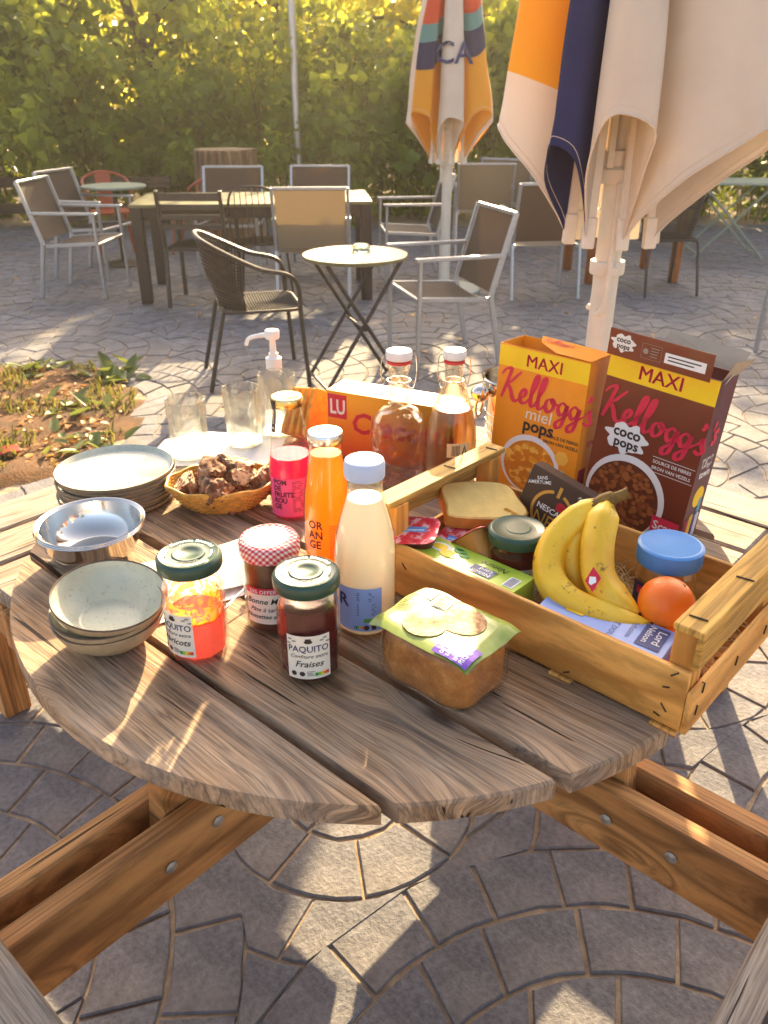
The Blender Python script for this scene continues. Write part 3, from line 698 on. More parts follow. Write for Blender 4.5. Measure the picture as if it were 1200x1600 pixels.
def bowl(name, loc, rot, r, h, label, group, outer, inner, rim, cat='bowl', thick=.004, base=.45):
    t = thing(name, label, cat, loc, group=group, rot=rot)
    P = [(r * base * .2, 0), (r * base, 0), (r * (base + .14), h * .10), (r * .83, h * .45), (r * .95, h * .78), (r, h)]
    pc = [(p.x, p.y) for p in crom([(a, b, 0) for a, b in P], 5)]
    MB().lathe([(0, 0.0)] + pc, 56).build('outside', outer, t, 60)
    MB().lathe([(r, h), (r - thick * .5, h + .0015), (r - thick, h)], 56).build('rim', rim, t, 60)
    pi_ = [(max(.0005, q[0] - thick), max(q[1], thick)) for q in pc]
    MB().lathe([(0, thick)] + pi_, 56).build('inside', inner, t, 60)
    return t
def steel_bowl(z, k, label):
    t = thing('steel_bowl', label, 'bowl', (-.520 + .001 * k, 1.268, TZ + z), group='nested steel bowls'); r = .091; h = .066
    P = [(0, 0), (.046, 0), (.056, .004), (.072, .017), (.0825, .037), (.0865, .060), (.0905, .0645), (.0935, .0655), (.0945, .064), (.0935, .0625)]
    MB().lathe(P, 64).build('outside', M_steel, t, 40)
    MB().lathe([(.0905, .0647), (.0858, .0615), (.0818, .038), (.0712, .0185), (.0555, .0062), (.050, .0045), (0, .0045)], 64).build('inside', M_steel, t, 40)
for k, lb in enumerate(('lowest steel bowl, its rim showing under the other steel bowls', 'middle steel bowl of the nest, just its rim showing', 'shiny steel bowl on top, reflecting sky and trees')): steel_bowl(k * .0035, k, lb)
M_rimb = pm('dark_bowl_rim', '#5b4a38', .3, var=.2); M_bin = M_glaze
bowl('ceramic_bowl', (-.412, 1.016, TZ), (0, radians(-1), .3), .083, .050, 'speckled beige ceramic bowl at the bottom of the stack of three', 'stacked ceramic bowls', M_ware, M_bin, M_rimb)
bowl('ceramic_bowl', (-.413, 1.017, TZ + .0165), (radians(2), radians(-4), 1.3), .083, .050, 'speckled beige ceramic bowl in the middle of the stack of three', 'stacked ceramic bowls', M_ware, M_bin, M_rimb)
bowl('ceramic_bowl', (-.412, 1.018, TZ + .035), (radians(3), radians(-9), 2.1), .084, .050, 'blue-grey glazed ceramic bowl, topmost of its stack', 'stacked ceramic bowls', M_ware, M_bin, M_rimb)

# ---------------- bread basket
t = thing('bread_basket', 'oval wicker bread basket beside the plates', 'basket', (-.325, 1.478, TZ), radians(8)); M_wick = pm('wicker', '#d9a347', .5, var=.25, scale=60, trl=.1)
nrow = 13
for k in range(nrow):
    q = k / (nrow - 1); a_, b_ = .068 + .040 * q ** .8, .046 + .032 * q ** .8; z = .003 + .047 * q
    MB().tube([((a_ + .0022 * (1 if (i + k) % 2 else -1)) * cos(2 * pi * i / 64), (b_ + .0022 * (1 if (i + k) % 2 else -1)) * sin(2 * pi * i / 64), z) for i in range(64)], .0026, 6, closed=True).build('cane', M_wick, t)
mb = MB()
for i in range(32):
    a = 2 * pi * (i + .25) / 32
    mb.tube([((.066 + .042 * q ** .8) * cos(a), (.044 + .034 * q ** .8) * sin(a), .002 + .05 * q) for q in (0, .25, .5, .75, 1)], .0018, 5)
mb.build('stakes', M_wick, t)
MB().lathe([(0, .003), (.99, .003)], 40, sx=.068, sy=.046).build('base', M_wick, t)
for zz_, w_ in ((.052, 0), (.0555, pi / 9)):
    MB().tube([((.109 + .002 * cos(9 * 2 * pi * i / 90 + w_)) * cos(2 * pi * i / 90), (.079 + .002 * cos(9 * 2 * pi * i / 90 + w_)) * sin(2 * pi * i / 90), zz_ + .0015 * sin(9 * 2 * pi * i / 90 + w_)) for i in range(90)], .0034, 6, closed=True).build('border', M_wick, t)
tc_ = NT('dark_crust'); vc = tc_.coord(); nc = tc_.noise(vc, 40, 5, .65); tc_.set(Base_Color=tc_.ramp(nc, [(.3, '#4a2c1c'), (.48, '#7d5236'), (.66, '#c9a684')]), Roughness=.85); tc_.bump(nc, .9, .006); M_crust = tc_.m
tb = NT('bread_crumb'); vb = tb.coord(); nb = tb.noise(vb, 140, 3, .7); nb2 = tb.noise(vb, 30, 3); tb.set(Base_Color=tb.mix(tb.ramp(nb, [(.35, 1.), (.5, 0.)]), '#dcbc94', '#8d6644'), Roughness=.95); tb.bump(nb, 1., .004); M_crumb = tb.m
def lump(name, loc, size, seed, mats, rot, label=None, cat=None, group=None, cut=.45, parent=None, sub=3, amp=.22):
    import bmesh
    bm = bmesh.new(); bmesh.ops.create_icosphere(bm, subdivisions=sub, radius=1)
    for v_ in bm.verts:
        p = v_.co.copy(); d = 1 + amp * mnoise.noise(p * 1.6 + Vector((seed * 7.3, seed, 0))) * 2 + .10 * mnoise.noise(p * 5 + Vector((0, seed * 3.1, 2)))
        p = p * d
        p = Vector([math.copysign(abs(q) ** .8, q) for q in p])
        p += Vector((mnoise.noise(p * 4 + Vector((seed, 0, 0))), mnoise.noise(p * 4 + Vector((0, seed, 0))), mnoise.noise(p * 4 + Vector((0, 0, seed))))) * .22
        if p.x > cut: p.x = cut + (p.x - cut) * .08 + .10 * mnoise.noise(p * 6)
        v_.co = Vector((p.x * size[0], p.y * size[1], p.z * size[2]))
    me = bpy.data.meshes.new(name); bm.normal_update()
    for f_ in bm.faces: f_.smooth = True; f_.material_index = 1 if f_.normal.x > .75 and f_.calc_center_median().x > cut * size[0] * .8 else 0
    bm.to_mesh(me); bm.free()
    for m_ in mats: me.materials.append(m_)
    o = bpy.data.objects.new(name, me); COL.objects.link(o); o.location = loc; o.rotation_euler = rot; o.parent = parent
    if label: tag(o, label, cat, group)
    return o
bl = [('brown bread chunk at the back of the basket', -.02, .045, .072), ('dark bread chunk in the basket middle, cut face up', -.03, .0, .078), ('pale floury bread chunk at the right of the basket', .045, .0, .070), ('crusty bread chunk at the front of the basket', .0, -.042, .062),
      ('small bread chunk at the left end of the basket', -.075, -.005, .055), ('bread chunk at the right end of the basket', .078, .012, .066), ('upper bread chunk near the basket rim behind', .028, .040, .082), ('bread chunk low in the basket under others', .02, -.012, .040)]
for k, (lb, bx_, by_, bz_) in enumerate(bl):
    lump('bread_chunk', (-.325 + bx_ * cos(.14), 1.478 + by_, TZ + bz_ - .012), (.040 * random.uniform(.8, 1.2), .031 * random.uniform(.8, 1.25), .026), k + 3, [M_crust, M_crumb], (random.uniform(-.5, .5), random.uniform(-1.6, .2), random.uniform(0, 6)), lb, 'bread', 'bread chunks in the basket', cut=.2, sub=4, amp=.3)

# ---------------- cracker carton and crispbread
def carton(name, label, loc, rz, sx, sy, h, mat, group=None, rot=None, cat='box', bev=.0008):
    """local: x along the front (front face at y=0 towards -y), depth to +y"""
    t = thing(name, label, cat, loc, rz, group, rot)
    MB().box((sx / 2, sy / 2, h / 2), (sx, sy, h), bev).build('carton', mat, t, 30); return t
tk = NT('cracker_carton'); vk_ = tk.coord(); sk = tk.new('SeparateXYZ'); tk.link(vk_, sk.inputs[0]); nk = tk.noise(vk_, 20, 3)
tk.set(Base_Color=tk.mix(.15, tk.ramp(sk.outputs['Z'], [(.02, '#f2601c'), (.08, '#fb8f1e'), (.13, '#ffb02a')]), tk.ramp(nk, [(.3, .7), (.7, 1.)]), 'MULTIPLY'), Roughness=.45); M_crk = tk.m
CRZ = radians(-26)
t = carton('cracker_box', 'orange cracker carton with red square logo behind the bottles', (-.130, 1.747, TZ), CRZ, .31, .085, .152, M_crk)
fn = flat((0, -.0004, 0), (1, 0, 0), (0, 0, 1)); ft = flat((0, 0, .1524), (1, 0, 0), (0, 1, 0))
lg = prnt(t, 'logo_square', fn, [rect(.004, .089, .052, .145)], M_red); prnt(lg, 'lettering', fn, text_polys('LU', .047, .0085, .100, 'LEFT', .03, sx=.72), M_cream, .0008)
prnt(t, 'lettering', fn, text_polys('Cracotte', .068, .062, .062, 'LEFT', .025, .12), M_red, .0006)
l2 = prnt(t, 'logo_square', ft, [rect(.012, .020, .055, .066)], M_red); prnt(l2, 'lettering', ft, text_polys('LU', .036, .016, .030, 'LEFT', .03, sx=.75), M_cream, .0008)
prnt(t, 'lettering', ft, text_polys('Cracotte', .04, .10, .03, 'LEFT', .01), M_org, .0006)
M_toast = pm('crispbread', '#e8a942', .8, var=.2, scale=70, bump=.7, bscale=160, bdist=.003, trl=.15)
for k, lb in enumerate(('crispbread slice leaning nearest the cracker carton', 'second crispbread slice from the cracker carton', 'third crispbread slice, further out from the carton', 'crispbread slice furthest out, lowest of the leaning four')):
    mb = MB(); mb.prism(rrect(.075, .115, .008), -.005, .005, .002)
    tag(mb.build('crispbread', M_toast, loc=(-.150 - .017 * k, 1.800 + .012 * k, TZ + .064 + .003 * (3 - k)), rot=(radians(83 + 2 * k), radians(24), CRZ + radians(68))), lb, 'crispbread', 'crispbread slices by the carton')

# ---------------- two swing-top bottles and the ice bucket
M_por = pm('white_porcelain', '#e9e6df', .3, var=.03); M_rub = pm('red_rubber', '#d23a3a', .5, var=.05)
def swing(px, py, label, prof, level, mat, lab):
    t = thing('swing_top_bottle', label, 'bottle', (px, py, TZ), face_cam(px, py) + pi / 2)
    prof = [(q[0], q[1] * 1.06) for q in prof]; top = prof[-1]; inn = [(q[0] - .003, q[1]) for q in prof[::-1] if q[1] > level]
    rl_ = np.interp(level, [q[1] for q in prof], [q[0] for q in prof]) - .003
    MB().lathe([(0, .003)] + prof + [(top[0] - .0015, top[1] + .001)] + [(q[0] - .0028, max(q[1], .008)) for q in prof[::-1]] + [(0, .008)], 40).build('glass', mat, t, 40)
    z = top[1]; rt = top[0]
    MB().lathe([(rt - .004, z - .002), (rt + .002, z + .0005), (rt + .002, z + .005), (rt - .001, z + .0065), (0, z + .0066)], 28).build('gasket', M_rub, t)
    MB().lathe([(rt + .0005, z + .0067), (rt + .0035, z + .009), (rt + .004, z + .022), (rt + .002, z + .0255), (0, z + .026)], 28).build('stopper', M_por, t)
    mb = MB()
    for s_ in (-1, 1):
        mb.tube(crom([(s_ * (rt + .004), 0, z + .016), (s_ * (rt + .011), .001, z + .010), (s_ * (rt + .013), .002, z - .02), (s_ * (rt + .009), .004, z - .045), (s_ * (rt + .003), .004, z - .037)], 5), .0012, 6)
        mb.tube(crom([(s_ * (rt + .009), .004, z - .045), (s_ * (rt + .004), -.010, z - .050), (s_ * (rt * .5), -rt - .003, z - .037), (0, -rt - .004, z - .034)], 5), .0012, 6)
    mb.tube([((rt + .001) * cos(a / 12 * 2 * pi), (rt + .001) * sin(a / 12 * 2 * pi), z - .036) for a in range(12)], .0012, 6, closed=True)
    mb.build('wire_bail', M_steel, t)
    if lab:
        fn = around(lab[0], -pi / 2 + .35, 0); lb_ = patch(t, 'label', fn, -.026, .022, .092, .122, pm('clear_label', '#e8cf9a', .6), 10, 1, .0006)
        prnt(lb_, 'bar_marks', fn, [rect(-.016 + .0028 * k, .096, -.016 + .0028 * k + .0014, .118) for k in range(6)] + [[(.004, .096), (.010, .118), (.016, .096), (.013, .096), (.010, .112), (.007, .096)]], M_ink, .001)
    return t
swing(.030, 1.588, 'square-shouldered cut-glass swing-top bottle with white stopper', [(.048, 0), (.0555, .006), (.057, .02), (.0575, .115), (.054, .135), (.041, .152), (.0255, .160), (.0215, .166), (.0205, .20), (.0205, .235), (.023, .2375), (.023, .247)], .150, G_facet, None)
swing(.138, 1.552, 'tall tapering swing-top bottle with a printed label', [(.045, 0), (.050, .006), (.0515, .02), (.0515, .105), (.049, .135), (.041, .165), (.030, .195), (.022, .218), (.0185, .232), (.0165, .248), (.019, .250), (.019, .258)], .135, G_bot, (.0512,)); amber = bpy.data.objects['swing_top_bottle.001']
MB().lathe([(0, .009), (.047, .010), (.0482, .02), (.0482, .105), (.046, .133), (.038, .163), (.0345, .180), (0, .180)], 36).build('refraction_fill', thin_glass('amber_refraction_tint', (1., .84, .48), .1), amber)  # added amber fill, stands in for the refracted orange of the cartons
t = thing('ice_bucket', 'steel ice bucket with ball handle beside the honey cereal', 'bucket', (.305, 1.755, TZ))
MB().lathe([(0, .0), (.060, 0), (.064, .004), (.074, .10), (.079, .172), (.083, .176), (.085, .179), (.083, .182), (.079, .180), (.073, .10), (.06, .008), (0, .008)], 48).build('body', M_steel, t)
for k in range(4): MB().tube([((.0665 + .0022 * k + .001) * cos(a / 40 * 2 * pi), (.0665 + .0022 * k + .001) * sin(a / 40 * 2 * pi), .035 + .022 * k) for a in range(40)], .0012, 6, closed=True).build('ridge', M_steel, t)
ka = radians(200)
MB().lathe([(0, -.020), (.010, -.018), (.019, -.008), (.021, 0), (.019, .009), (.010, .018), (0, .020)], 24, c=(.098 * cos(ka), .098 * sin(ka), .152)).build('knob', M_steel, t)
MB().tube(crom([(.092 * cos(ka), .092 * sin(ka), .150), (.106 * cos(ka), .106 * sin(ka), .13), (.106 * cos(ka), .106 * sin(ka), .105), (.098 * cos(ka), .098 * sin(ka), .098), (.090 * cos(ka), .090 * sin(ka), .13)], 5), .0028, 8).build('ring', M_steel, t)
# ================================================================ wooden crate and what it holds
CO = Vector((.015, 1.139, 0)); CR = radians(-42.6); CU = Vector((cos(CR), sin(CR), 0)); CV = Vector((-sin(CR), cos(CR), 0))
def cw(u, v, z=0.): q = CO + CU * u + CV * v; return (q.x, q.y, TZ + z)
W_crate = wood('crate_wood', '#eab060', '#db9846', '#b97a32', 26, .6, .18, knots=.35)
W_old = wood('crate_bar_wood', '#e3b25c', '#d29c46', '#9c7434', 40, .7, .3, grey=.25, knots=.5, greycol='#a0875a')
M_staple = pm('dark_staple', (.06, .045, .035), .5, .7, var=.2)
crate = thing('fruit_crate', 'low wooden fruit crate with raised end bars full of breakfast food', 'crate', cw(0, 0), CR)
U0, U1, V1 = -.035, .495, .305
def cpl(name, x0, x1, y0, y1, z0, z1, mat, along='x', bev=.0015): return plank(name, x0, x1, y0, y1, z0, z1, mat, crate, bev, along)
cpl('side_slat', U0, U1, 0, .009, .008, .100, W_crate); cpl('side_slat', U0, U1, V1 - .009, V1, .008, .100, W_crate)
for x0, x1, top in ((U0 - .009, U0 - .0005, 1), (U1 + .0005, U1 + .009, 1)):
    cpl('end_slat', x0, x1, .001, V1 - .001, .006, .072, W_crate, 'y')
for k in range(5): cpl('floor_board', U0 + .001, U1 - .001, .012 + k * .058, .012 + k * .058 + .050, .006, .012, W_crate)
for x in (U0 + .02, .14, .32, U1 - .02): cpl('floor_cleat', x - .018, x + .018, -.004, V1 + .004, .0005, .0055, W_crate, 'y')
for x, sx_ in ((U0 + .0005, 1), (U1 - .0005, -1)):
    for y, sy_ in ((.0095, 1), (V1 - .0095, -1)):
        mb = MB(); mb.box((0, 0, 0), (.145, .032, .032), .002)
        mb.build('corner_post', W_crate, crate, loc=(x + sx_ * .016, y + sy_ * .016, .0855), rot=(0, pi / 2, 0))
for x0, x1 in ((U0 - .010, U0 + .030), (U1 - .030, U1 + .010)):
    mb = MB(); mb.box((0, 0, 0), (V1 + .012, .040, .010), .0015); mb.build('end_bar', W_old, crate, loc=((x0 + x1) / 2, V1 / 2, .1635), rot=(0, 0, pi / 2))
for x in (U0 - .0055, U1 + .0055):
    mb = MB(); mb.box((0, 0, 0), (V1 + .010, .046, .009), .0012); mb.build('end_rail', W_old, crate, loc=(x, V1 / 2, .135), rot=(pi / 2, 0, pi / 2))
def staple(p, q, out):
    o = Vector(out) * .0012; p = Vector(p); q = Vector(q); MB().tube([p - o * 2, p + o, q + o, q - o * 2], .0011, 5).build('staple', M_staple, crate)
for x, z in ((U1 - .022, .088), (U1 - .03, .066), (U1 - .028, .04), (U1 - .035, .022), (.14, .016), (.325, .014), (.02, .07)): staple((x, 0, z), (x + .008, 0, z + random.uniform(-.010, .010)), (0, -1, 0))
for y, z in ((.02, .03), (.15, .035), (.26, .03), (.03, .06)): staple((U1 + .009, y, z), (U1 + .009, y + .002, z + .014), (1, 0, 0))
for x, y in ((U1 - .012, .02), (U1 - .005, .15), (U0 + .01, .17), (U0 + .015, .285), (U1 - .01, .28)): staple((x - .01, y, .1685), (x + .012, y + .003, .1685), (0, 0, 1))

# wood wool in the bottom
mb = MB()
for k in range(620):
    u0, v0, z0 = random.uniform(.12, U1 - .03), random.uniform(.02, V1 - .03), random.uniform(.014, .042); a = random.random() * 6.28; cv_ = random.uniform(-28, 28); P = []
    x, y = u0, v0
    for s_ in range(7):
        P.append((min(max(x, U0 + .004), U1 - .004), min(max(y, .012), V1 - .012), z0 + .010 * sin(s_ * .9 + k))); x += .011 * cos(a); y += .011 * sin(a); a += cv_ * .011
    mb.tube(P, random.uniform(.0006, .0011), 3, caps=False)
ww = mb.build('wood_wool', pm('wood_wool', '#e6cf98', .7, var=.2, scale=300, trl=.2), None, 60, loc=cw(0, 0), rot=(0, 0, CR)); tag(ww, 'pale curly wood wool lining the crate', 'wood wool', kind='stuff')

# bananas
tb_ = NT('banana_skin'); vb_ = tb_.coord(); n1 = tb_.noise(vb_, 14, 4); n2 = tb_.noise(vb_, 62, 4, .72); cbn = tb_.ramp(n1, [(.3, '#e0a81c'), (.6, '#f2c533'), (.8, '#f3d25a')])
cbn = tb_.mix(tb_.ramp(n2, [(.61, 0.), (.70, .8)]), cbn, '#5a3d14'); tb_.set(Base_Color=cbn, Roughness=.42); tb_.bs.inputs['Subsurface Weight'].default_value = .1; tb_.bs.inputs['Subsurface Radius'].default_value = (.01, .007, .003); tb_.bump(n2, .1, .001)
M_btip = pm('banana_tip', '#4a3418', .8, var=.3, scale=120)
bun = thing('banana_bunch', 'bunch of ripe yellow bananas with brown stem', 'bananas', cw(0, 0), CR)
def banana(path, r, name='banana'):
    P = crom(path, 7); n = len(P); mb = MB(); seg = 15
    R = []
    for i in range(n):
        q = i / (n - 1); k = min(1, .36 + q * 3.6) if q < .25 else (1 if q < .78 else max(.16, 1 - ((q - .78) / .22) ** 1.7 * .86)); R.append(r * k)
    prev = Vector((0, 0, 1)); vs_ = []; fs = []
    for i, p in enumerate(P):
        t_ = (P[min(i + 1, n - 1)] - P[max(i - 1, 0)]).normalized(); x = (prev - t_ * prev.dot(t_)).normalized(); y = t_.cross(x); prev = x
        for k in range(seg):
            a = 2 * pi * k / seg; f_ = 1 + .10 * cos(5 * a + .6); vs_.append(p + (x * cos(a) + y * sin(a)) * R[i] * f_)
    for i in range(n - 1):
        for k in range(seg): fs.append((i * seg + k, i * seg + (k + 1) % seg, (i + 1) * seg + (k + 1) % seg, (i + 1) * seg + k))
    fs.append(tuple((n - 1) * seg + k for k in range(seg))); mb.add(vs_, fs)
    o = mb.build(name, tb_.m, bun, 80); MB().lathe([(0, .004), (R[-1] * .9, .003), (R[-1] * 1.02, -.001)], 10).build('tip', M_btip, o, loc=P[-1], rot=(P[-1] - P[-3]).to_track_quat('Z', 'Y').to_euler()); return o
banana([(.258, .190, .188), (.236, .166, .168), (.222, .122, .136), (.238, .084, .104), (.285, .066, .083), (.350, .078, .076), (.400, .092, .084)], .0235)
banana([(.262, .192, .190), (.272, .165, .172), (.285, .135, .142), (.306, .110, .112), (.338, .100, .094), (.378, .100, .088)], .0235)
banana([(.255, .195, .186), (.238, .185, .165), (.236, .150, .132), (.250, .128, .098), (.270, .125, .065), (.30, .130, .045)], .0235)
MB().tube(crom([(.245, .176, .182), (.256, .190, .190), (.270, .203, .197), (.284, .214, .206)], 4), [.0105] * 4 + [.0125] * 4 + [.0085] * 4 + [.0095], 9).build('stem', pm('banana_stem', '#7a5a1e', .7, var=.35, scale=90), bun)
sk_ = prnt(bun, 'fruit_sticker', flat(( .312, .0785, .125), (.75, -.25, -.45), (.05, .72, .62)), [rect(-.010, -.012, .010, .012)], M_red, .004)
prnt(sk_, 'sticker_print', flat((.312, .0785, .125), (.75, -.25, -.45), (.05, .72, .62)), [[(-.007, -.002), (.002, .006), (.007, .002), (.002, -.008), (-.003, -.009)]], M_white, .0046)

# oranges
tor = NT('orange_peel'); vo_ = tor.coord(); n1 = tor.noise(vo_, 9, 2); n3 = tor.noise(vo_, 420, 2); tor.set(Base_Color=tor.ramp(n1, [(.3, '#f2690e'), (.7, '#fb8a1c')]), Roughness=.38); tor.bump(n3, .35, .0015); tor.bs.inputs['Subsurface Weight'].default_value = .12; tor.bs.inputs['Subsurface Radius'].default_value = (.01, .004, .001)
def orange(u, v, z, r, label):
    mb = MB(); mb.lathe([(r * sin(pi * k / 24) * (1 if k not in (0, 24) else 0), -r * cos(pi * k / 24) * .97 - (.002 if k == 24 else 0)) for k in range(25)], 36)
    o = mb.build('orange', tor.m, None, 60, loc=cw(u, v, z), rot=(.5, .3, 1)); tag(o, label, 'orange', 'oranges in the crate')
    MB().lathe([(0, .0005), (.0022, 0), (.003, -.0012)], 8).build('navel', pm('orange_navel', '#7a6a2a', .8), o, loc=(0, 0, r * .965))
orange(.402, .130, .100, .0395, 'big orange lying beside the peanut butter')
orange(.438, .108, .052, .036, 'orange half hidden under the tea box and another orange')

# peanut butter
t = thing('peanut_butter_jar', 'peanut butter jar with blue lid and navy label', 'jar', cw(.362, .215, .014), face_cam(*cw(.362, .215)[:2]) + pi / 2); r = .046
MB().lathe([(0, 0), (r - .006, 0), (r, .008), (r, .085), (r - .004, .102), (r - .008, .108)], 40, wob=lambda a, z: facet(10)(a, z)).build('glass', G_thin, t, 25)
MB().lathe([(0, .003), (r - .009, .004), (r - .003, .010), (r - .003, .085), (r - .008, .100), (0, .101)], 40).build('peanut_butter', liquid('peanut_butter', '#c28a45', '#c88a3c', .2, .5, .2, 60), t)
MB().lathe([(r - .008, .105), (r + .001, .105), (r + .002, .108), (r + .002, .131), (r - .001, .1335), (r - .005, .134), (r - .008, .1325), (0, .1325)], 48).build('lid', pm('blue_lid', '#4f8fd0', .4, var=.05), t)
fn = around(r + .0012, -pi / 2 - .25, 0); lab = patch(t, 'navy_label', fn, -.040, .040, .014, .078, M_nav, 16, 1)
prnt(lab, 'brand_band', around(r + .0018, -pi / 2 - .25, 0), [rect(-.03 + .01 * k, .060, -.02 + .01 * k, .072) for k in range(6)], M_red)
prnt(lab, 'lettering', around(r + .0024, -pi / 2 - .25, 0), text_polys("menguy's", .0125, 0, .0625, 'CENTER', .015), M_white)
prnt(lab, 'lettering', around(r + .0018, -pi / 2 - .25, 0), text_polys('Peanut', .018, 0, .040, 'CENTER', .01, .2) + text_polys('Butter', .018, 0, .023, 'CENTER', .01, .2), M_cream)

# second jam jar inside the crate
t = thing('jam_jar', 'red jam jar with dark green lid inside the crate', 'jar', cw(.150, .128, .014), face_cam(*cw(.15, .128)[:2]) + pi / 2); r = .0455
MB().lathe([(0, 0), (r - .006, 0), (r, .007), (r, .085), (r - .003, .098)], 40).build('glass', G_thin, t); MB().lathe([(0, .003), (r - .009, .004), (r - .003, .009), (r - .003, .080), (0, .081)], 36).build('jam', liquid('red_jam', '#7a2a22', '#a83424', .3, .25), t)
MB().lathe([(r - .006, .098), (r + .001, .098), (r + .002, .101), (r + .002, .113), (r - .001, .117), (r - .004, .118), (r - .007, .1165), (r * .45, .1165), (r * .42, .1175), (0, .1175)], 44).build('lid', M_lidg, t)
fn = around(r + .0006, -pi / 2 + .1, 0); lab = patch(t, 'paper_label', fn, -.04, .04, .012, .066, pm('grey_label', '#d5d2ca', .6, var=.04), 16, 1); prnt(lab, 'lettering', around(r + .0012, -pi / 2 + .1, 0), lines(-.008, .03, .056, 3, .006, .002) + text_polys('Fraise', .012, 0, .028, 'CENTER', .01, .25), M_black)

# instant coffee carton leaning at the back
M_cof = pm('coffee_carton', '#4a3327', .5, var=.06); M_gold2 = pm('gold_ink', '#d8a647', .35, .3, var=.05)
t = carton('coffee_box', 'dark brown instant coffee carton with gold ring leaning at the back', cw(.052, .250, .055), CR, .125, .030, .125, M_cof, rot=(radians(-10), radians(14), CR + radians(2)))
fn = flat((0, -.0004, 0), (1, 0, 0), (0, 0, 1)); cxx, cyy = .064, .062
ring = [[((cxx + q * cos(a)), (cyy + q * sin(a))) for q, a in ((.040, radians(d_)), (.040, radians(d_ + 5)), (.0345, radians(d_ + 5)), (.0345, radians(d_)))] for d_ in list(range(105, 330, 5)) + list(range(-20, 75, 5))]
prnt(t, 'gold_ring', fn, ring + [rect(cxx - .003, cyy + .030, cxx + .003, cyy + .050)], M_gold2)
prnt(t, 'lettering', fn, text_polys('NESCAFÉ', .0145, cxx, cyy - .002, 'CENTER', .02), M_white, .0007)
prnt(t, 'lettering', fn, text_polys('SANS', .0085, .026, .108, 'CENTER', .01, rot=.5) + text_polys('AMERTUME', .0085, .024, .0985, 'CENTER', .01, rot=.42), M_white, .0007)
prnt(t, 'lettering', fn, text_polys('FINE', .0085, .103, .106, 'CENTER', .01, rot=-.6) + text_polys('MOUSSE', .0085, .111, .090, 'CENTER', .01, rot=-.85), M_white, .0007)
prnt(t, 'lettering', fn, text_polys('NES', .034, cxx - .002, cyy - .030, 'CENTER', .0, sx=.9), M_gold2, .0006)
prnt(t, 'red_mug_print', fn, [rect(cxx + .004, cyy + .009, cxx + .022, cyy + .020), circ(cxx + .013, cyy + .020, .009, 14, .005)], M_red, .0005)
fr_ = flat((.1254, 0, 0), (0, 1, 0), (0, 0, 1)); prnt(t, 'lettering', fr_, lines(.004, .025, .105, 6, .007, .0022), M_grey)

# green egg-tea carton lying along the front, blue herbal tea carton
M_gtea = pm('lime_carton', '#a9c53a', .4, var=.06, coat=.4)
t = carton('green_tea_box', 'lime green tea carton lying along the front slat of the crate', cw(.022, .018, .014), CR, .198, .058, .078, M_gtea)
ft = flat((0, 0, .0784), (1, 0, 0), (0, 1, 0))
prnt(t, 'lemon_print', ft, [circ(.035, .034, .020, 24, .013)], M_white, .0004); prnt(t, 'lemon_print', ft, [circ(.034, .034, .014, 20, .009), circ(.058, .024, .016, 20, .010)], M_yel, .0008)
prnt(t, 'leaf_print', ft, [circ(.068, .042, .013, 14, .006), circ(.080, .036, .010, 12, .006), circ(.062, .047, .010, 12, .004)], M_grn, .0007); prnt(t, 'lettering', ft, text_polys('Nature', .017, .162, .045, 'LEFT', 0, .3, rot=pi) + text_polys('Thé Vert', .010, .154, .031, 'LEFT', 0, 0, rot=pi), M_black, .0006)
pl_ = prnt(t, 'maker_panel', ft, [rect(.108, .006, .150, .028)], pm('slate_ink', '#5a6488', .5), .0006); prnt(pl_, 'lettering', ft, text_polys('Lord', .012, .144, .026, 'LEFT', .01, rot=pi) + text_polys('Nelson', .012, .147, .015, 'LEFT', .01, rot=pi), M_white, .001)
br_ = prnt(t, 'barcode_panel', ft, [rect(.172, .006, .190, .034)], M_white, .0005); prnt(br_, 'bar_marks', ft, [rect(.174, .008 + .0028 * k, .188, .0093 + .0028 * k) for k in range(9)], M_nav, .0009)
prnt(t, 'seal_print', ft, [circ(.094, .012, .006, 16)], M_white, .0005)
M_btea = pm('periwinkle_carton', '#8fa9e6', .4, var=.06, coat=.4)
t = carton('herbal_tea_box', 'pale blue herbal tea carton lying near the crate front corner', cw(.258, .024, .020), CR, .185, .062, .066, M_btea, rot=(radians(5), radians(2), CR + radians(5)))
ft = flat((0, 0, .0664), (1, 0, 0), (0, 1, 0)); prnt(t, 'herb_print', ft, [circ(.030, .040, .024, 20, .012, radians(0), radians(180))], M_grn, .0004); prnt(t, 'herb_print', ft, [circ(.030, .034, .012, 16, .009), rect(.036, .018, .062, .046)], M_yel, .0007); prnt(t, 'navy_corner', ft, [rect(.002, .030, .018, .060)], M_nav, .0005)
lt = prnt(t, 'lettering', ft, text_polys('NUIT DOUCE', .0115, .104, .057, 'LEFT', 0, rot=-pi / 2) + text_polys('Infusion', .0115, .126, .050, 'LEFT', 0, rot=-pi / 2) + text_polys('bio', .008, .080, .036, 'LEFT', 0, rot=-pi / 2), M_slate := pm('slate_blue_ink', '#4a5482', .5), .0006)
pn = prnt(t, 'maker_panel', ft, [rect(.142, .008, .176, .056)], M_slate, .0006); prnt(pn, 'lettering', ft, text_polys('Lord', .0165, .162, .050, 'LEFT', .01, rot=-pi / 2) + text_polys('Nelson', .0135, .148, .055, 'LEFT', .01, rot=-pi / 2), M_white, .001)

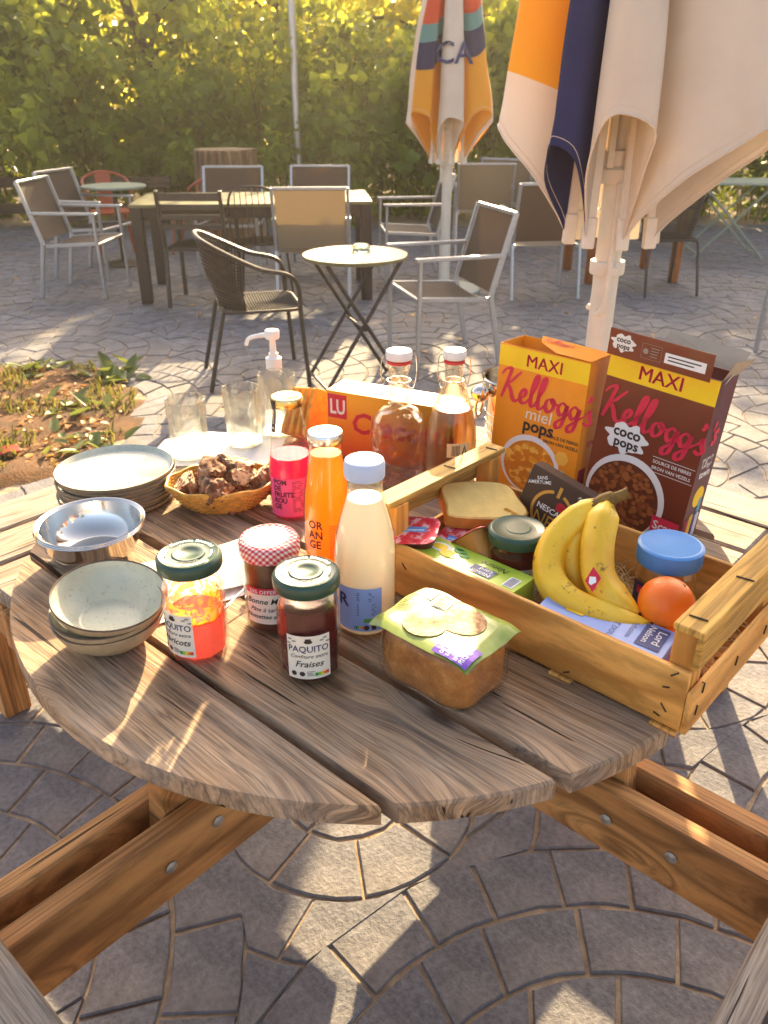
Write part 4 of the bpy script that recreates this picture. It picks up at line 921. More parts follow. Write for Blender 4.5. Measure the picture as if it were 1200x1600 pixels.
# sliced bread, dessert cups, crackers at the left end
t = thing('bread_slice', 'thick pale bread slice leaning over the dessert cups', 'bread', cw(.030, .195, .105), rot=(radians(12), radians(6), CR + radians(55)))
mb = MB(); mb.prism(crom([(a, b, 0) for a, b in [(-.062, -.045), (.062, -.045), (.068, .01), (.060, .045), (.02, .056), (-.03, .054), (-.064, .040), (-.068, -.01)]], 4, True) and [(p.x, p.y) for p in crom([(a, b, 0) for a, b in [(-.062, -.045), (.062, -.045), (.068, .01), (.060, .045), (.02, .056), (-.03, .054), (-.064, .040), (-.068, -.01)]], 4, True)], -.012, .012, .003)
mb.build('crumb', pm('pale_crumb', '#ecc878', .9, var=.08, scale=60, bump=.5, bscale=300, bdist=.002), t)
mb = MB(); ol = [(p.x * 1.02, p.y * 1.02) for p in crom([(a, b, 0) for a, b in [(-.062, -.045), (.062, -.045), (.068, .01), (.060, .045), (.02, .056), (-.03, .054), (-.064, .040), (-.068, -.01)]], 4, True)]
mb.grid([[(x, y, -.0115) for x, y in ol], [(x, y, .0105) for x, y in ol]], closed=True); mb.build('crust', pm('golden_crust', '#c8842e', .8, var=.15, scale=60), t)
M_foil = NT('printed_foil'); vf = M_foil.coord(); nf = M_foil.noise(vf, 60, 2); M_foil.set(Base_Color=M_foil.ramp(nf, [(.42, '#d8324a'), (.52, '#e25a6a'), (.60, '#f2c7cc')]), Roughness=.25, Metallic=.3); M_foil = M_foil.m
def cup(u, v, z, rot, label, body):
    t = thing('dessert_cup', label, 'dessert cup', cw(u, v, z), group='dessert cups with red foil lids', rot=(rot[0], rot[1], CR + rot[2]))
    def rr_(w, z_): return [(x, y, z_) for x, y in rrect(w, w, w * .28, 4)]
    mb = MB(); mb.grid([rr_(.052, 0), rr_(.058, .015), rr_(.064, .048), rr_(.074, .0485)], closed=True); mb.add(rr_(.052, 0), [tuple(range(20))[::-1]]); mb.build('cup', body, t, 50)
    fo = MB(); fo.prism(rrect(.076, .076, .02, 4), .0487, .0496, .0003); fo = fo.build('foil_lid', M_foil, t)
    ff = flat((0, 0, .0496), (1, 0, 0), (0, 1, 0)); pp = prnt(fo, 'blue_panel', ff, [rect(-.02, -.006, .018, .008)], pm('sky_ink', '#3f8fd8', .4), .0003); prnt(pp, 'lettering', ff, text_polys('compote', .009, -.001, -.003, 'CENTER', .01), M_white, .0006)
M_caramel = pm('caramel_cup', '#c88a3a', .3, var=.1, trl=.3); M_cupd = pm('dark_cup', '#5d2a24', .3, var=.1)
cup(.012, .050, .062, (radians(8), radians(-6), .5), 'dessert cup with red foil lid standing behind the milk bottle', M_cupd)
cup(.052, .100, .035, (radians(4), radians(4), .2), 'dessert cup low down between two other foil-lidded cups', M_cupd)
cup(.112, .098, .062, (radians(-30), radians(-42), .3), 'caramel-coloured dessert cup tipped on its side', M_caramel)
for k, (u, v, z, a, lb) in enumerate(((.088, .200, .088, .3, 'crisp cracker lying against the bread slice'), (.104, .202, .084, .5, 'crisp cracker between two other crackers'), (.128, .192, .092, 1.1, 'crisp cracker next to the coffee carton'))):
    mb = MB(); mb.prism(rrect(.042, .042, .004), -.0035, .0035, .001); tag(mb.build('cracker', M_toast, loc=cw(u, v, z), rot=(radians(52), radians(20), CR + a)), lb, 'cracker', 'crackers in the crate')

# ================================================================ cereal cartons
KS = [[(-.15, 1.75), (.15, 2.2), (.6, 2.35), (.48, 1.6), (.28, .8), (.05, -.05)], [(1.5, 2.35), (1.1, 1.85), (.75, 1.4), (.36, 1.12)], [(.40, 1.2), (.75, .75), (1.05, .1), (1.35, -.02), (1.6, .22)],
      [(1.6, .22), (2.0, .55), (2.12, .95), (1.88, 1.06), (1.68, .6), (1.82, .06), (2.2, .1), (2.5, .5)], [(2.5, .5), (2.9, 1.5), (3.0, 2.3), (2.8, 2.3), (2.6, 1.2), (2.66, .1), (2.95, .08), (3.15, .5)],
      [(3.15, .5), (3.55, 1.5), (3.65, 2.3), (3.45, 2.3), (3.25, 1.2), (3.3, .1), (3.6, .08), (3.85, .4)], [(4.35, 1.02), (4.0, .85), (3.92, .3), (4.2, .0), (4.55, .35), (4.58, .85), (4.35, 1.02), (4.5, .75), (4.95, .75)],
      [(5.6, .9), (5.25, 1.02), (4.98, .55), (5.2, .06), (5.55, .4), (5.68, .95), (5.6, .1), (5.42, -.75), (5.08, -.95), (5.0, -.6), (5.5, -.05), (6.0, .5)], [(6.6, .9), (6.25, 1.02), (5.98, .55), (6.2, .06), (6.55, .4), (6.68, .95), (6.6, .1), (6.42, -.75), (6.08, -.95), (6.0, -.6), (6.5, -.05), (7.0, .45)],
      [(7.4, 2.2), (7.38, 1.9), (7.22, 1.65)], [(7.0, .45), (7.35, .8), (7.5, 1.08), (7.52, .65), (7.68, .3), (7.45, -.02), (7.1, .12)]]
def kscript(w, x, y, rot=0., wt=.30): return stroke_polys(KS, wt, x, y, w / 7.8, 0., rot)
M_kred = pm('cherry_ink', '#dd2b4c', .45, var=.04); M_flake = [pm('cereal_print', c_, .5, var=.1) for c_ in ('#6b3218', '#8f4a22', '#a8602e')]; M_pop = [pm('honey_cereal_print', c_, .5, var=.08) for c_ in ('#f0a028', '#ffc04a', '#dd8418')]
M_bowl = pm('bowl_print', '#efece6', .5, var=.03); M_inner = pm('grey_card', '#b5a48e', .9, var=.06)
def cereal(name, label, loc, rot, w, d, h, card, side_m, flaps):
    t = thing(name, label, 'cereal box', loc, rot=rot, group='cereal boxes'); e = .0012
    MB().box((w / 2, e / 2, h / 2), (w, e, h)).build('front_panel', card, t, 0); MB().box((w / 2, d - e / 2, h / 2), (w, e, h)).build('back_panel', card, t, 0)
    MB().box((e / 2, d / 2, h / 2), (e - .0001, d - 2 * e, h)).build('side_panel', card, t, 0); MB().box((w - e / 2, d / 2, h / 2), (e - .0001, d - 2 * e, h)).build('side_panel', side_m, t, 0)
    MB().box((w / 2, d / 2, .001), (w - 2 * e, d - 2 * e, .001)).build('bottom_panel', card, t, 0)
    mb = MB(); mb.prism([(x + w / 2, y + d / 2) for x, y in rrect(w - .012, d - .012, .02, 4)], .004, h - .03); 
    mb.build('inner_bag', pm('white_liner', '#cfd6e6', .35, var=.06, bump=.5, bscale=60, bdist=.006), t)
    return t
def grains(cx, cy, rx, ry, n, mats, par, fn, rad):
    for q, m_ in enumerate(mats):
        P = []
        for k in range(n // len(mats)):
            a = random.random() * 6.28; rr = sqrt(random.random()); P.append(circ(cx + rx * rr * cos(a), cy + ry * rr * sin(a), rad * random.uniform(.75, 1.2), 9, rad * random.uniform(.6, 1.)))
        mb = MB()
        for k, p in enumerate(P): mb.add([fn(x, y, .0009 + .0004 * q + .00001 * k) for x, y in p], [tuple(range(len(p)))])
        mb.build('cereal_print', m_, par, 0)['kind'] = 'stuff'
def splat(cx, cy, rx, ry): return [[(cx + rx * cos(a) * (1 + .13 * sin(7 * a) + .07 * sin(11 * a + 1)), cy + ry * sin(a) * (1 + .13 * sin(7 * a) + .07 * sin(11 * a + 1))) for a in [2 * pi * k / 70 for k in range(70)]]]
# honey pops
M_hc = pm('honey_carton', '#f79a1e', .4, var=.04, coat=.2)
hb = cereal('cereal_box', 'orange honey cereal carton, open at the top', (.222, 1.580, TZ), (radians(-1.5), radians(1), radians(-41)), .198, .085, .305, M_hc, M_hc, 0)
w, d, h = .198, .085, .305; fn = flat((0, 0, 0), (1, 0, 0), (0, 0, 1)); fs_ = flat((w, 0, 0), (0, 1, 0), (0, 0, 1))
prnt(hb, 'yellow_band', fn, [rect(0, .262, w, .303)], M_yel); prnt(hb, 'lettering', fn, text_polys('MAXI', .034, w * .52, .270, 'CENTER', 0, fat=.018), M_kred, .0008)
prnt(hb, 'lettering', fn, kscript(.205, .012, .198, -.06, .36), M_kred, .001); prnt(hb, 'lettering', fs_, kscript(.04, -.03, .190, -.06, .3)[:0] + text_polys('town', .022, .03, .13, 'LEFT', .02), M_kred, .001)
prnt(hb, 'lettering', fn, text_polys('miel', .036, .072, .166, 'LEFT', .0, .1), M_cream, .0008); prnt(hb, 'lettering', fn, text_polys('pops', .036, .070, .142, 'LEFT', .03, .05), M_ink, .001)
prnt(hb, 'lettering', fn, text_polys('SOURCE DE FIBRES', .009, .120, .140, 'LEFT', .015) + text_polys('BRON VAN VEZELS', .009, .120, .128, 'LEFT', .015), M_ink, .0008)
prnt(hb, 'bowl_print', fn, [circ(.095, .070, .068, 40, .064)], M_bowl, .0005); prnt(hb, 'bowl_print', fn, [circ(.095, .066, .060, 40, .056)], M_pop[2], .0007); grains(.095, .068, .055, .050, 110, M_pop, hb, fn, .0075)
prnt(hb, 'comb_print', fn, [circ(.165, .105, .016, 6, .016)], M_pop[1], .0006); bu = prnt(hb, 'blue_bubble', fn, splat(.152, .050, .045, .028), pm('sky_blue_ink', '#8cc4e6', .5), .0026)
prnt(bu, 'lettering', fn, text_polys('à gagner :', .015, .152, .058, 'CENTER', .015, .1) + text_polys('kans om een', .0145, .152, .030, 'CENTER', .015, .1), M_kred, .003); prnt(bu, 'lettering', fn, lines(.13, .172, .052, 2, .006, .002), M_nav, .003)
prnt(hb, 'tower_print', fs_, [rect(.012, 0, .040, .085)], pm('crimson_ink', '#a02848', .5), .0006); prnt(hb, 'tower_print', fs_, [rect(.042, 0, .066, .07)], M_yel, .0006)
tf = [(w * .22, d - .0005, h + .006), (w * .22 + .02, d * .55, h + .004), (w * .62, .004, h + .0015), (w, .0, h + .001), (w, d, h + .001)]
mb = MB(); mb.add(tf, [(4, 3, 2, 1, 0)]); mb.add([(p[0], p[1], p[2] + .0009) for p in tf], [(0, 1, 2, 3, 4)]); fl_ = mb.build('top_flap', M_hc, hb, 0)
prnt(fl_, 'lettering', flat((w * .26, d * .55, h + .0055), (.98, 0, -.03), (0, .9, .03)), kscript(.065, .012, .008, 0, .3), M_kred, .0012)
# coco pops
M_cc = pm('chocolate_carton', '#75331f', .4, var=.05, coat=.2); M_cs = pm('maroon_carton', '#5c1f26', .4, var=.05, coat=.2)
cb_ = cereal('cereal_box', 'brown chocolate cereal carton with yellow band, flaps open', (.392, 1.455, TZ), (radians(-2), radians(3.5), radians(-44)), .208, .072, .328, M_cc, M_cs, 1)
w, d, h = .208, .072, .328; fn = flat((0, 0, 0), (1, 0, 0), (0, 0, 1)); fs_ = flat((w, 0, 0), (0, 1, 0), (0, 0, 1))
prnt(cb_, 'yellow_band', fn, [rect(0, .282, w, h - .001)], M_yel); prnt(cb_, 'lettering', fn, text_polys('MAXI', .036, w * .5, .291, 'CENTER', 0, fat=.018), M_kred, .0008)
prnt(cb_, 'lettering', fn, kscript(.205, .006, .205, -.06, .36), M_kred, .001)
sp = prnt(cb_, 'milk_splash', fn, splat(.065, .176, .040, .028), M_bowl, .0013); prnt(sp, 'lettering', fn, text_polys('coco', .028, .065, .178, 'CENTER', .03) + text_polys('pops', .026, .067, .158, 'CENTER', .03), M_ink, .0018)
prnt(cb_, 'lettering', fn, text_polys('SOURCE DE FIBRES', .0088, .125, .150, 'LEFT', .015) + text_polys('BRON VAN VEZELS', .0088, .125, .138, 'LEFT', .015) + [rect(.123, .161, .205, .162), rect(.123, .132, .205, .133)], M_bowl, .0008)
prnt(cb_, 'bowl_print', fn, [circ(.085, .062, .082, 44, .085)], M_bowl, .0005); prnt(cb_, 'bowl_print', fn, [circ(.083, .058, .073, 44, .075)], M_flake[0], .0007); grains(.083, .058, .068, .070, 330, M_flake, cb_, fn, .0052)
sc_ = prnt(cb_, 'scan_panel', fn, [rect(.150, .020, .204, .052)], M_kred, .0028); prnt(sc_, 'lettering', fn, text_polys('Scan', .024, .154, .027, 'LEFT', .02), M_bowl, .0032); sc2 = prnt(cb_, 'explore_panel', fn, [rect(.148, -.0, .204, .020)], pm('aqua_ink', '#8cc0d0', .5), .0028); prnt(sc2, 'lettering', fn, text_polys('Explore', .016, .151, .004, 'LEFT', .02), M_bowl, .0032)
prnt(cb_, 'lettering', fs_, text_polys('see you in', .011, .034, .176, 'CENTER', .02) + text_polys('town', .021, .036, .142, 'CENTER', .03) + kscript(.042, .013, .162, 0, .28), M_bowl, .0008); prnt(cb_, 'lettering', fs_, kscript(.205, -.145, .215, -.06, .34)[-330:][:0] + text_polys("'s", .06, .012, .205, 'LEFT', .03, .25), M_kred, .0008)
prnt(cb_, 'sun_print', fs_, [circ(.038, .100, .021, 28)], M_yel, .0005)
for (a, b, c_, d_, m_) in ((.006, 0, .022, .055, '#a02a4a'), (.022, .0, .037, .062, '#e5b52c'), (.037, 0, .050, .070, '#4a3a72'), (.048, .0, .064, .058, '#cfcad6'), (.046, .066, .058, .090, '#5aa4c4')): prnt(cb_, 'tower_print', fs_, [[(a, b), (c_, b), (c_, d_), ((a + c_) / 2, d_ + .006), (a, d_)]], pm('tower_ink', m_, .5, var=.04), .0007 if b == 0 else .0009)
# raised front flap, crumpled side and back flaps
ff_ = MB().box((w * .48, .0008, h + .024), (w * .93, .0012, .048)).build('top_flap', M_cc, cb_, 0, rot=(radians(4), 0, 0)); f2 = flat((0, -.0002, h), (1, 0, 0), (0, 0, 1))
s2 = prnt(ff_, 'milk_splash', f2, splat(.032, .026, .022, .015), M_bowl, .0004); prnt(s2, 'lettering', f2, text_polys('coco', .014, .032, .027, 'CENTER', .03) + text_polys('pops', .013, .033, .016, 'CENTER', .03), M_ink, .0008)
prnt(ff_, 'use_panel', f2, [rect(.068, .010, .105, .0105), rect(.068, .036, .105, .0365), rect(.068, .010, .0685, .036), rect(.105, .010, .1055, .036)] + lines(.085, .102, .030, 4, .005, .0014) + [circ(.076, .023, .005, 14)], M_grey, .0005); pw = prnt(ff_, 'date_panel', f2, [rect(.112, .012, .186, .030)], M_white, .0005); prnt(pw, 'lettering', f2, lines(.118, .18, .023, 2, .006, .0022), M_ink, .0009)
for P_ in ([(w, .002, h), (w, d, h), (w + .018, d + .004, h + .030), (w + .012, .004, h + .034)], [(.05, d, h), (w * .97, d, h), (w, d + .028, h + .032), (.06, d + .022, h + .036)]):
    mb = MB(); mb.add(P_, [(0, 1, 2, 3)]); mb.add([(p[0] + .0008, p[1] + .0008, p[2] + .0006) for p in P_], [(3, 2, 1, 0)]); mb.build('top_flap', M_inner, cb_, 0)
bc = prnt(cb_, 'barcode_panel', flat((w, d * .5, h), (0, .6, .25), (.35, 0, .9)), [rect(-.03, .004, .03, .016)], M_white, .0012); 

# ================================================================ packed sandwich loaf
lf = thing('sandwich_loaf', 'packed wholemeal loaf in clear film with a green and purple label', 'bread', cw(.200, -.118), CR + radians(1))
lump_m = NT('loaf_crust'); vl = lump_m.coord(); nl = lump_m.noise(vl, 35, 5, .65); nl2 = lump_m.noise(vl, 300, 2); sz_ = lump_m.new('SeparateXYZ'); lump_m.link(vl, sz_.inputs[0])
cl = lump_m.ramp(nl, [(.3, '#9c5c22'), (.55, '#bb7a34'), (.75, '#d89e58')]); lump_m.set(Base_Color=lump_m.mix(.4, cl, lump_m.ramp(nl2, [(.3, .55), (.7, 1.1)]), 'MULTIPLY'), Roughness=.75); lump_m.bump(nl2, .5, .002)
def superbox(a, b, c_, e, seg=40, rows=22, nz=0., z0=0.):
    vs_ = []
    f_ = lambda t_: math.copysign(abs(t_) ** e, t_)
    out = []
    for j in range(rows + 1):
        ph = -pi / 2 + pi * j / rows; row = []
        for k in range(seg):
            th = 2 * pi * k / seg; p = Vector((a * f_(cos(ph)) * f_(cos(th)), b * f_(cos(ph)) * f_(sin(th)), c_ * f_(sin(ph))))
            row.append(p * (1 + nz * mnoise.noise(p * 45)) + Vector((0, 0, z0)))
        out.append(row)
    return out
MB().grid(superbox(.078, .056, .046, .45, nz=.04, z0=.047), closed=True).build('loaf', lump_m.m, lf, 60)
MB().grid(superbox(.0815, .0595, .0485, .38, 48, 26, .07, z0=.0495), closed=True).build('film', thin_glass('clear_film', (.98, .98, .97), .06), lf, 60)
NXs, NYs = 22, 14
def topz(x, y): return .1005 + .004 * mnoise.noise(Vector((x * 30, y * 30, 1))) - .35 * max(0, abs(x) - .068) - .3 * max(0, abs(y) - .048)
def lmap(x, y, h=0.): return Vector((x, y, topz(x, y) + h))
rows = [[lmap(-.084 + .168 * i / NXs, -.062 + .124 * j / NYs) for i in range(NXs + 1)] for j in range(NYs + 1)]
lb_m = NT('printed_film'); vm = lb_m.coord(); nm = lb_m.noise(vm, 14, 3); lb_m.set(Base_Color=lb_m.ramp(nm, [(.35, '#6f8428'), (.5, '#8a9a3c'), (.68, '#b4b865')]), Roughness=.35); lb_m.bs.inputs['Coat Weight'].default_value = .15
top_l = MB().grid(rows).grid([[p - Vector((0, 0, .0006)) for p in r_[::-1]] for r_ in rows]).build('label_sheet', lb_m.m, lf, 60)
def lprint(name, polys, m_, h): 
    mb = MB()
    for P in polys: mb.add([lmap(x, y, h) for x, y in P], [tuple(range(len(P)))])
    return mb.build(name, m_, top_l, 0)
def cells(x0, y0, x1, y1, n=4): return [rect(x0 + (x1 - x0) * i / n, y0 + (y1 - y0) * j / n, x0 + (x1 - x0) * (i + 1) / n, y0 + (y1 - y0) * (j + 1) / n) for i in range(n) for j in range(n)]
lprint('barcode_panel', cells(-.078, .030, -.048, .058), M_white, .0012); lprint('bar_marks', [rect(-.074 + .0026 * k, .034, -.0728 + .0026 * k, .055) for k in range(9)], M_nav, .0018)
lprint('score_panel', cells(-.042, .022, -.016, .060), M_white, .0012)
for q, (c_, y0) in enumerate((('#2a7d4a', .050), ('#9ac43c', .043), ('#f4c92c', .036), ('#ee7a2a', .026))): lprint('score_mark', [rect(-.039, y0 - .002, -.019, y0 + .006)], MSC[(0, 1, 2, 3)[q]], .0018)
M_slice = NT('slice_print'); vs2 = M_slice.coord(); ns2 = M_slice.noise(vs2, 120, 3, .7); M_slice.set(Base_Color=M_slice.ramp(ns2, [(.35, '#8a5a34'), (.5, '#b98c60'), (.7, '#d2b08a')]), Roughness=.55); M_slice.bs.inputs['Specular IOR Level'].default_value = .15; M_slice = M_slice.m
for nm_, (cx_, cy_, rx_, ry_), hh in (('slice_print', (.018, .018, .034, .030), .0012), ('slice_print', (-.018, -.022, .032, .028), .0016)):
    lprint(nm_, [[(cx_ + rx_ * r2 * cos(a), cy_ + ry_ * r2 * sin(a)), (cx_ + rx_ * r2 * cos(a + .35), cy_ + ry_ * r2 * sin(a + .35)), (cx_ + rx_ * r1 * cos(a + .35), cy_ + ry_ * r1 * sin(a + .35)), (cx_ + rx_ * r1 * cos(a), cy_ + ry_ * r1 * sin(a))] for a in [k * .35 for k in range(18)] for r1, r2 in ((.0001, .4), (.4, .75), (.75, 1.))], M_slice, hh)
lprint('purple_panel', cells(.024, -.060, .080, -.022, 5), pm('purple_ink', '#7b50b8', .3, var=.05, coat=.4), .0022)
lprint('lettering', text_polys('RICHE', .009, .072, -.058, 'LEFT', .015, rot=pi / 2) + text_polys('EN FIBRES', .0075, .063, -.058, 'LEFT', .015, rot=pi / 2) + text_polys('SANS HUILE', .007, .050, -.058, 'LEFT', .015, rot=pi / 2) + text_polys('DE PALME', .0075, .041, -.058, 'LEFT', .015, rot=pi / 2), M_white, .0028)
lprint('lettering', text_polys('à consommer', .006, .070, .036, 'LEFT', .01, rot=pi / 2)[:0] + lines(-.080, -.050, .020, 9, .0042, .0012) + text_polys('TOAST', .008, .062, .000, 'LEFT', .0, rot=pi / 2)[:0], M_ink, .0014)
# ================================================================ terrace furniture
M_alu = pm('brushed_aluminium', (.46, .47, .48), .42, .75, var=.1, scale=60); M_sling = pm('dark_sling', '#3d322e', .75, var=.15, scale=120, bump=.4, bscale=700, bdist=.001, trl=.12, trlcol='#7a5a3a')
M_sling2 = pm('beige_sling', '#857660', .75, var=.12, scale=120, bump=.4, bscale=700, trl=.08, trlcol='#b0905a'); M_dark = pm('dark_bronze_metal', (.055, .042, .036), .4, .3, var=.2); M_oran = pm('orange_lacquer', '#a8472a', .4, var=.1)
M_olive = pm('olive_tabletop', '#6f6c46', .4, var=.12, scale=6, coat=.2); M_darkleg = pm('dark_table_frame', '#33231f', .5, var=.15); M_cream_m = pm('cream_paint', '#cfc7b0', .45, var=.08); M_pale = pm('pale_green_metal', '#8f9a86', .45, var=.1)
def sling_chair(label, x, y, face, sl=M_sling, fr=M_alu, group='sling armchairs on the terrace'):
    """face: direction the sitter looks, degrees (0 = +X)"""
    t = thing('sling_armchair', label, 'chair', (x, y, 0), radians(face + 90), group)
    for s_ in (-1, 1):
        X = .275 * s_
        MB().bar((X, -.235, 0), (X, -.225, .645), .030, .020, .003, up=(0, 1, 0)).build('front_leg', fr, t)
        mb = MB(); mb.bar((X, .30, 0), (X, .215, .43), .022, .030, .003, up=(0, 1, 0)); mb.bar((X, .215, .43), (X, .345, .885), .022, .030, .003, up=(0, 1, 0)); mb.build('rear_leg', fr, t)
        MB().bar((X, -.255, .655), (X, .275, .655), .042, .020, .004).build('armrest', fr, t)
        MB().bar((X * .93, -.23, .43), (X * .93, .22, .405), .022, .026, .003).build('seat_rail', fr, t)
    MB().bar((-.27, -.228, .425), (.27, -.228, .425), .022, .022, .003).build('front_rail', fr, t); MB().bar((-.27, .345, .880), (.27, .345, .880), .022, .022, .003).build('top_rail', fr, t)
    mb = MB(); prof = [(-.235, .428), (-.22, .441), (-.1, .432), (.05, .418), (.19, .412)]
    mb.grid([[(-.250 + .5 * k / 8, py, pz - .012 * (1 - ((k - 4) / 4) ** 2)) for k in range(9)] for py, pz in prof]); mb.build('seat_sling', sl, t)
    mb = MB(); mb.grid([[(-.258 + .516 * k / 8, .222 + .125 * q / 6 + .02 * (1 - ((k - 4) / 4) ** 2) * sin(pi * q / 6), .445 + .43 * q / 6) for k in range(9)] for q in range(7)]); mb.build('back_sling', sl, t)
    return t
sling_chair('aluminium armchair with dark sling at the left end of the long table', -2.47, 6.96, -4)
sling_chair('aluminium armchair with dark sling, nearest one, by the bistro table', .34, 5.02, 197)
sling_chair('beige-backed armchair turned to the long table', -.55, 6.62, 92, M_sling2)
sling_chair('dark sling armchair behind the long table, left of its pair', -1.42, 7.92, -90)
sling_chair('dark sling armchair behind the long table near the metal pole', -.62, 8.02, -92)
sling_chair('armchair seen side-on at the right end of the long table', .22, 7.55, 186)
sling_chair('second aluminium armchair half hidden behind the left-end one', -2.62, 7.75, -14)
sling_chair('dark-backed armchair beside the big parasol pole', 1.27, 6.95, 96)
sling_chair('beige armchair far back under the hedge by the small parasol', 1.02, 8.95, 88, M_sling2)
sling_chair('armchair furthest back beside the beige one', 1.45, 9.55, 60, M_sling2)
sling_chair('armchair cut off by the right picture edge', 2.72, 4.98, 200, M_sling2)

def woven_chair(label, x, y, face):
    t = thing('woven_armchair', label, 'chair', (x, y, 0), radians(face + 90), 'woven bronze armchairs'); r = .0125
    arm = crom([(-.275, -.235, 0), (-.262, -.205, .40), (-.262, -.195, .56), (-.268, -.14, .625), (-.272, .0, .66), (-.26, .15, .73), (-.19, .275, .795), (0, .315, .815), (.19, .275, .795), (.26, .15, .73), (.272, 0, .66), (.268, -.14, .625), (.262, -.195, .56), (.262, -.205, .40), (.275, -.235, 0)], 5)
    MB().tube(arm, r, 8).build('arm_loop', M_dark, t)
    for s_ in (-1, 1): MB().tube(crom([(.23 * s_, .315, 0), (.222 * s_, .255, .25), (.215 * s_, .215, .41), (.16 * s_, .2, .43)], 5), r, 8).build('rear_leg', M_dark, t)
    seat = [(x_, y_) for x_, y_ in rrect(.47, .44, .07, 4)]
    MB().tube([(a, b - .005, .43) for a, b in seat], .009, 6, closed=True).build('seat_ring', M_dark, t)
    mb = MB()
    for k in range(34):
        X = -.22 + .44 * k / 33; mb.tube([(X, -.21, .432), (X, -.07, .424), (X, .07, .422), (X, .20, .432)], .0042, 4)
    for k in range(28):
        Y = -.205 + .40 * k / 27; mb.tube([(-.225, Y, .435), (0, Y, .424), (.225, Y, .435)], .0042, 4)
    mb.build('seat_weave', M_dark, t)['kind'] = 'stuff'
    mb = MB(); top = lambda q: Vector((-.262 * cos(pi * q), .02 + .292 * sin(pi * q) ** .8, .66 + .15 * sin(pi * q) ** .7)); bot = lambda q: Vector((-.222 * cos(pi * q), .06 + .15 * sin(pi * q), .435))
    for k in range(46):
        q = .06 + .88 * k / 45; a, b = bot(q), top(q); mb.tube([a, a.lerp(b, .5) + Vector((0, .015, 0)), b], .0045, 4)
    for j in range(1, 17):
        f_ = j / 17; mb.tube([bot(.06 + .88 * k / 20).lerp(top(.06 + .88 * k / 20), f_) + Vector((0, .015 * sin(pi * f_), 0)) for k in range(21)], .0045, 4)
    mb.build('back_weave', M_dark, t)['kind'] = 'stuff'; return t
woven_chair('bronze woven armchair in front, left of the bistro table', -.72, 4.66, 15)
woven_chair('bronze woven armchair by the right-hand table, seen from behind', 2.30, 7.05, 100)

def slat_chair(label, x, y, face):
    t = thing('slat_back_chair', label, 'chair', (x, y, 0), radians(face + 90))
    for s_ in (-1, 1):
        X = .235 * s_; MB().bar((X, -.22, 0), (X, -.21, .63), .03, .025, .003, up=(0, 1, 0)).build('front_leg', M_dark, t)
        mb = MB(); mb.bar((X, .27, 0), (X, .21, .44), .028, .035, .003, up=(0, 1, 0)); mb.bar((X, .21, .44), (X, .30, .86), .028, .035, .003, up=(0, 1, 0)); mb.build('rear_leg', M_dark, t); MB().bar((X, -.24, .64), (X, .255, .64), .04, .022, .003).build('armrest', M_dark, t)
    for k in range(4): MB().bar((-.225, .258 + .012 * k, .60 + .072 * k), (.225, .258 + .012 * k, .60 + .072 * k), .012, .040 if k < 3 else .055, .003).build('back_slat', M_dark, t)
    mb = MB(); mb.prism(rrect(.46, .44, .05), .42, .445, .006); mb.build('seat', M_dark, t)
slat_chair('dark metal chair with slatted back at the long table', -1.42, 6.62, 88)
def wire_chair(label, x, y, face):
    t = thing('wire_back_chair', label, 'chair', (x, y, 0), radians(face + 90))
    for sx_ in (-1, 1):
        for sy_ in (-1, 1): MB().tube([(.17 * sx_, .17 * sy_, .44), (.21 * sx_, .21 * sy_, 0)], .010, 8).build('leg', M_dark, t)
    MB().lathe([(0, .44), (.20, .44), (.205, .448), (.2, .456), (0, .456)], 32).build('seat', M_dark, t)
    MB().tube(crom([(-.19, .12, .45), (-.20, .18, .68), (-.15, .23, .84), (0, .25, .875), (.15, .23, .84), (.20, .18, .68), (.19, .12, .45)], 6), .009, 8).build('back_bow', M_dark, t)
    for k in range(7):
        q = -1 + k / 3; MB().tube([(.15 * q, .16 + .03 * (1 - q * q), .45), (.135 * q, .245 - .02 * q * q, .87 - .045 * q * q * q * q)], .004, 6).build('back_wire', M_dark, t)
wire_chair('dark wire-backed chair next to the slatted one', -.98, 6.72, 88)

# long dining table with two tops
t = thing('dining_table', 'long dark dining table with olive top behind the bistro table', 'table', (-1.04, 7.0, 0), radians(5))
for (a, b, z) in ((-.93, .30, .742), (.305, .92, .752)): 
    mb = MB(); mb.box(((a + b) / 2, 0, z - .012), (b - a, .86, .024), .004); mb.build('table_top', M_olive, t)
mb = MB()
for s_ in (-1, 1): MB().bar((-.86, .38 * s_, .68), (.86, .38 * s_, .68), .03, .09, .003).build('apron', M_darkleg, t); MB().bar((.86 * s_, -.36, .68), (.86 * s_, .36, .68), .03, .09, .003).build('apron', M_darkleg, t)
for x in (-.88, .87):
    for y in (-.385, .385): MB().bar((x, y, 0), (x, y, .727), .085, .085, .004, up=(0, 1, 0)).build('leg', M_darkleg, t)
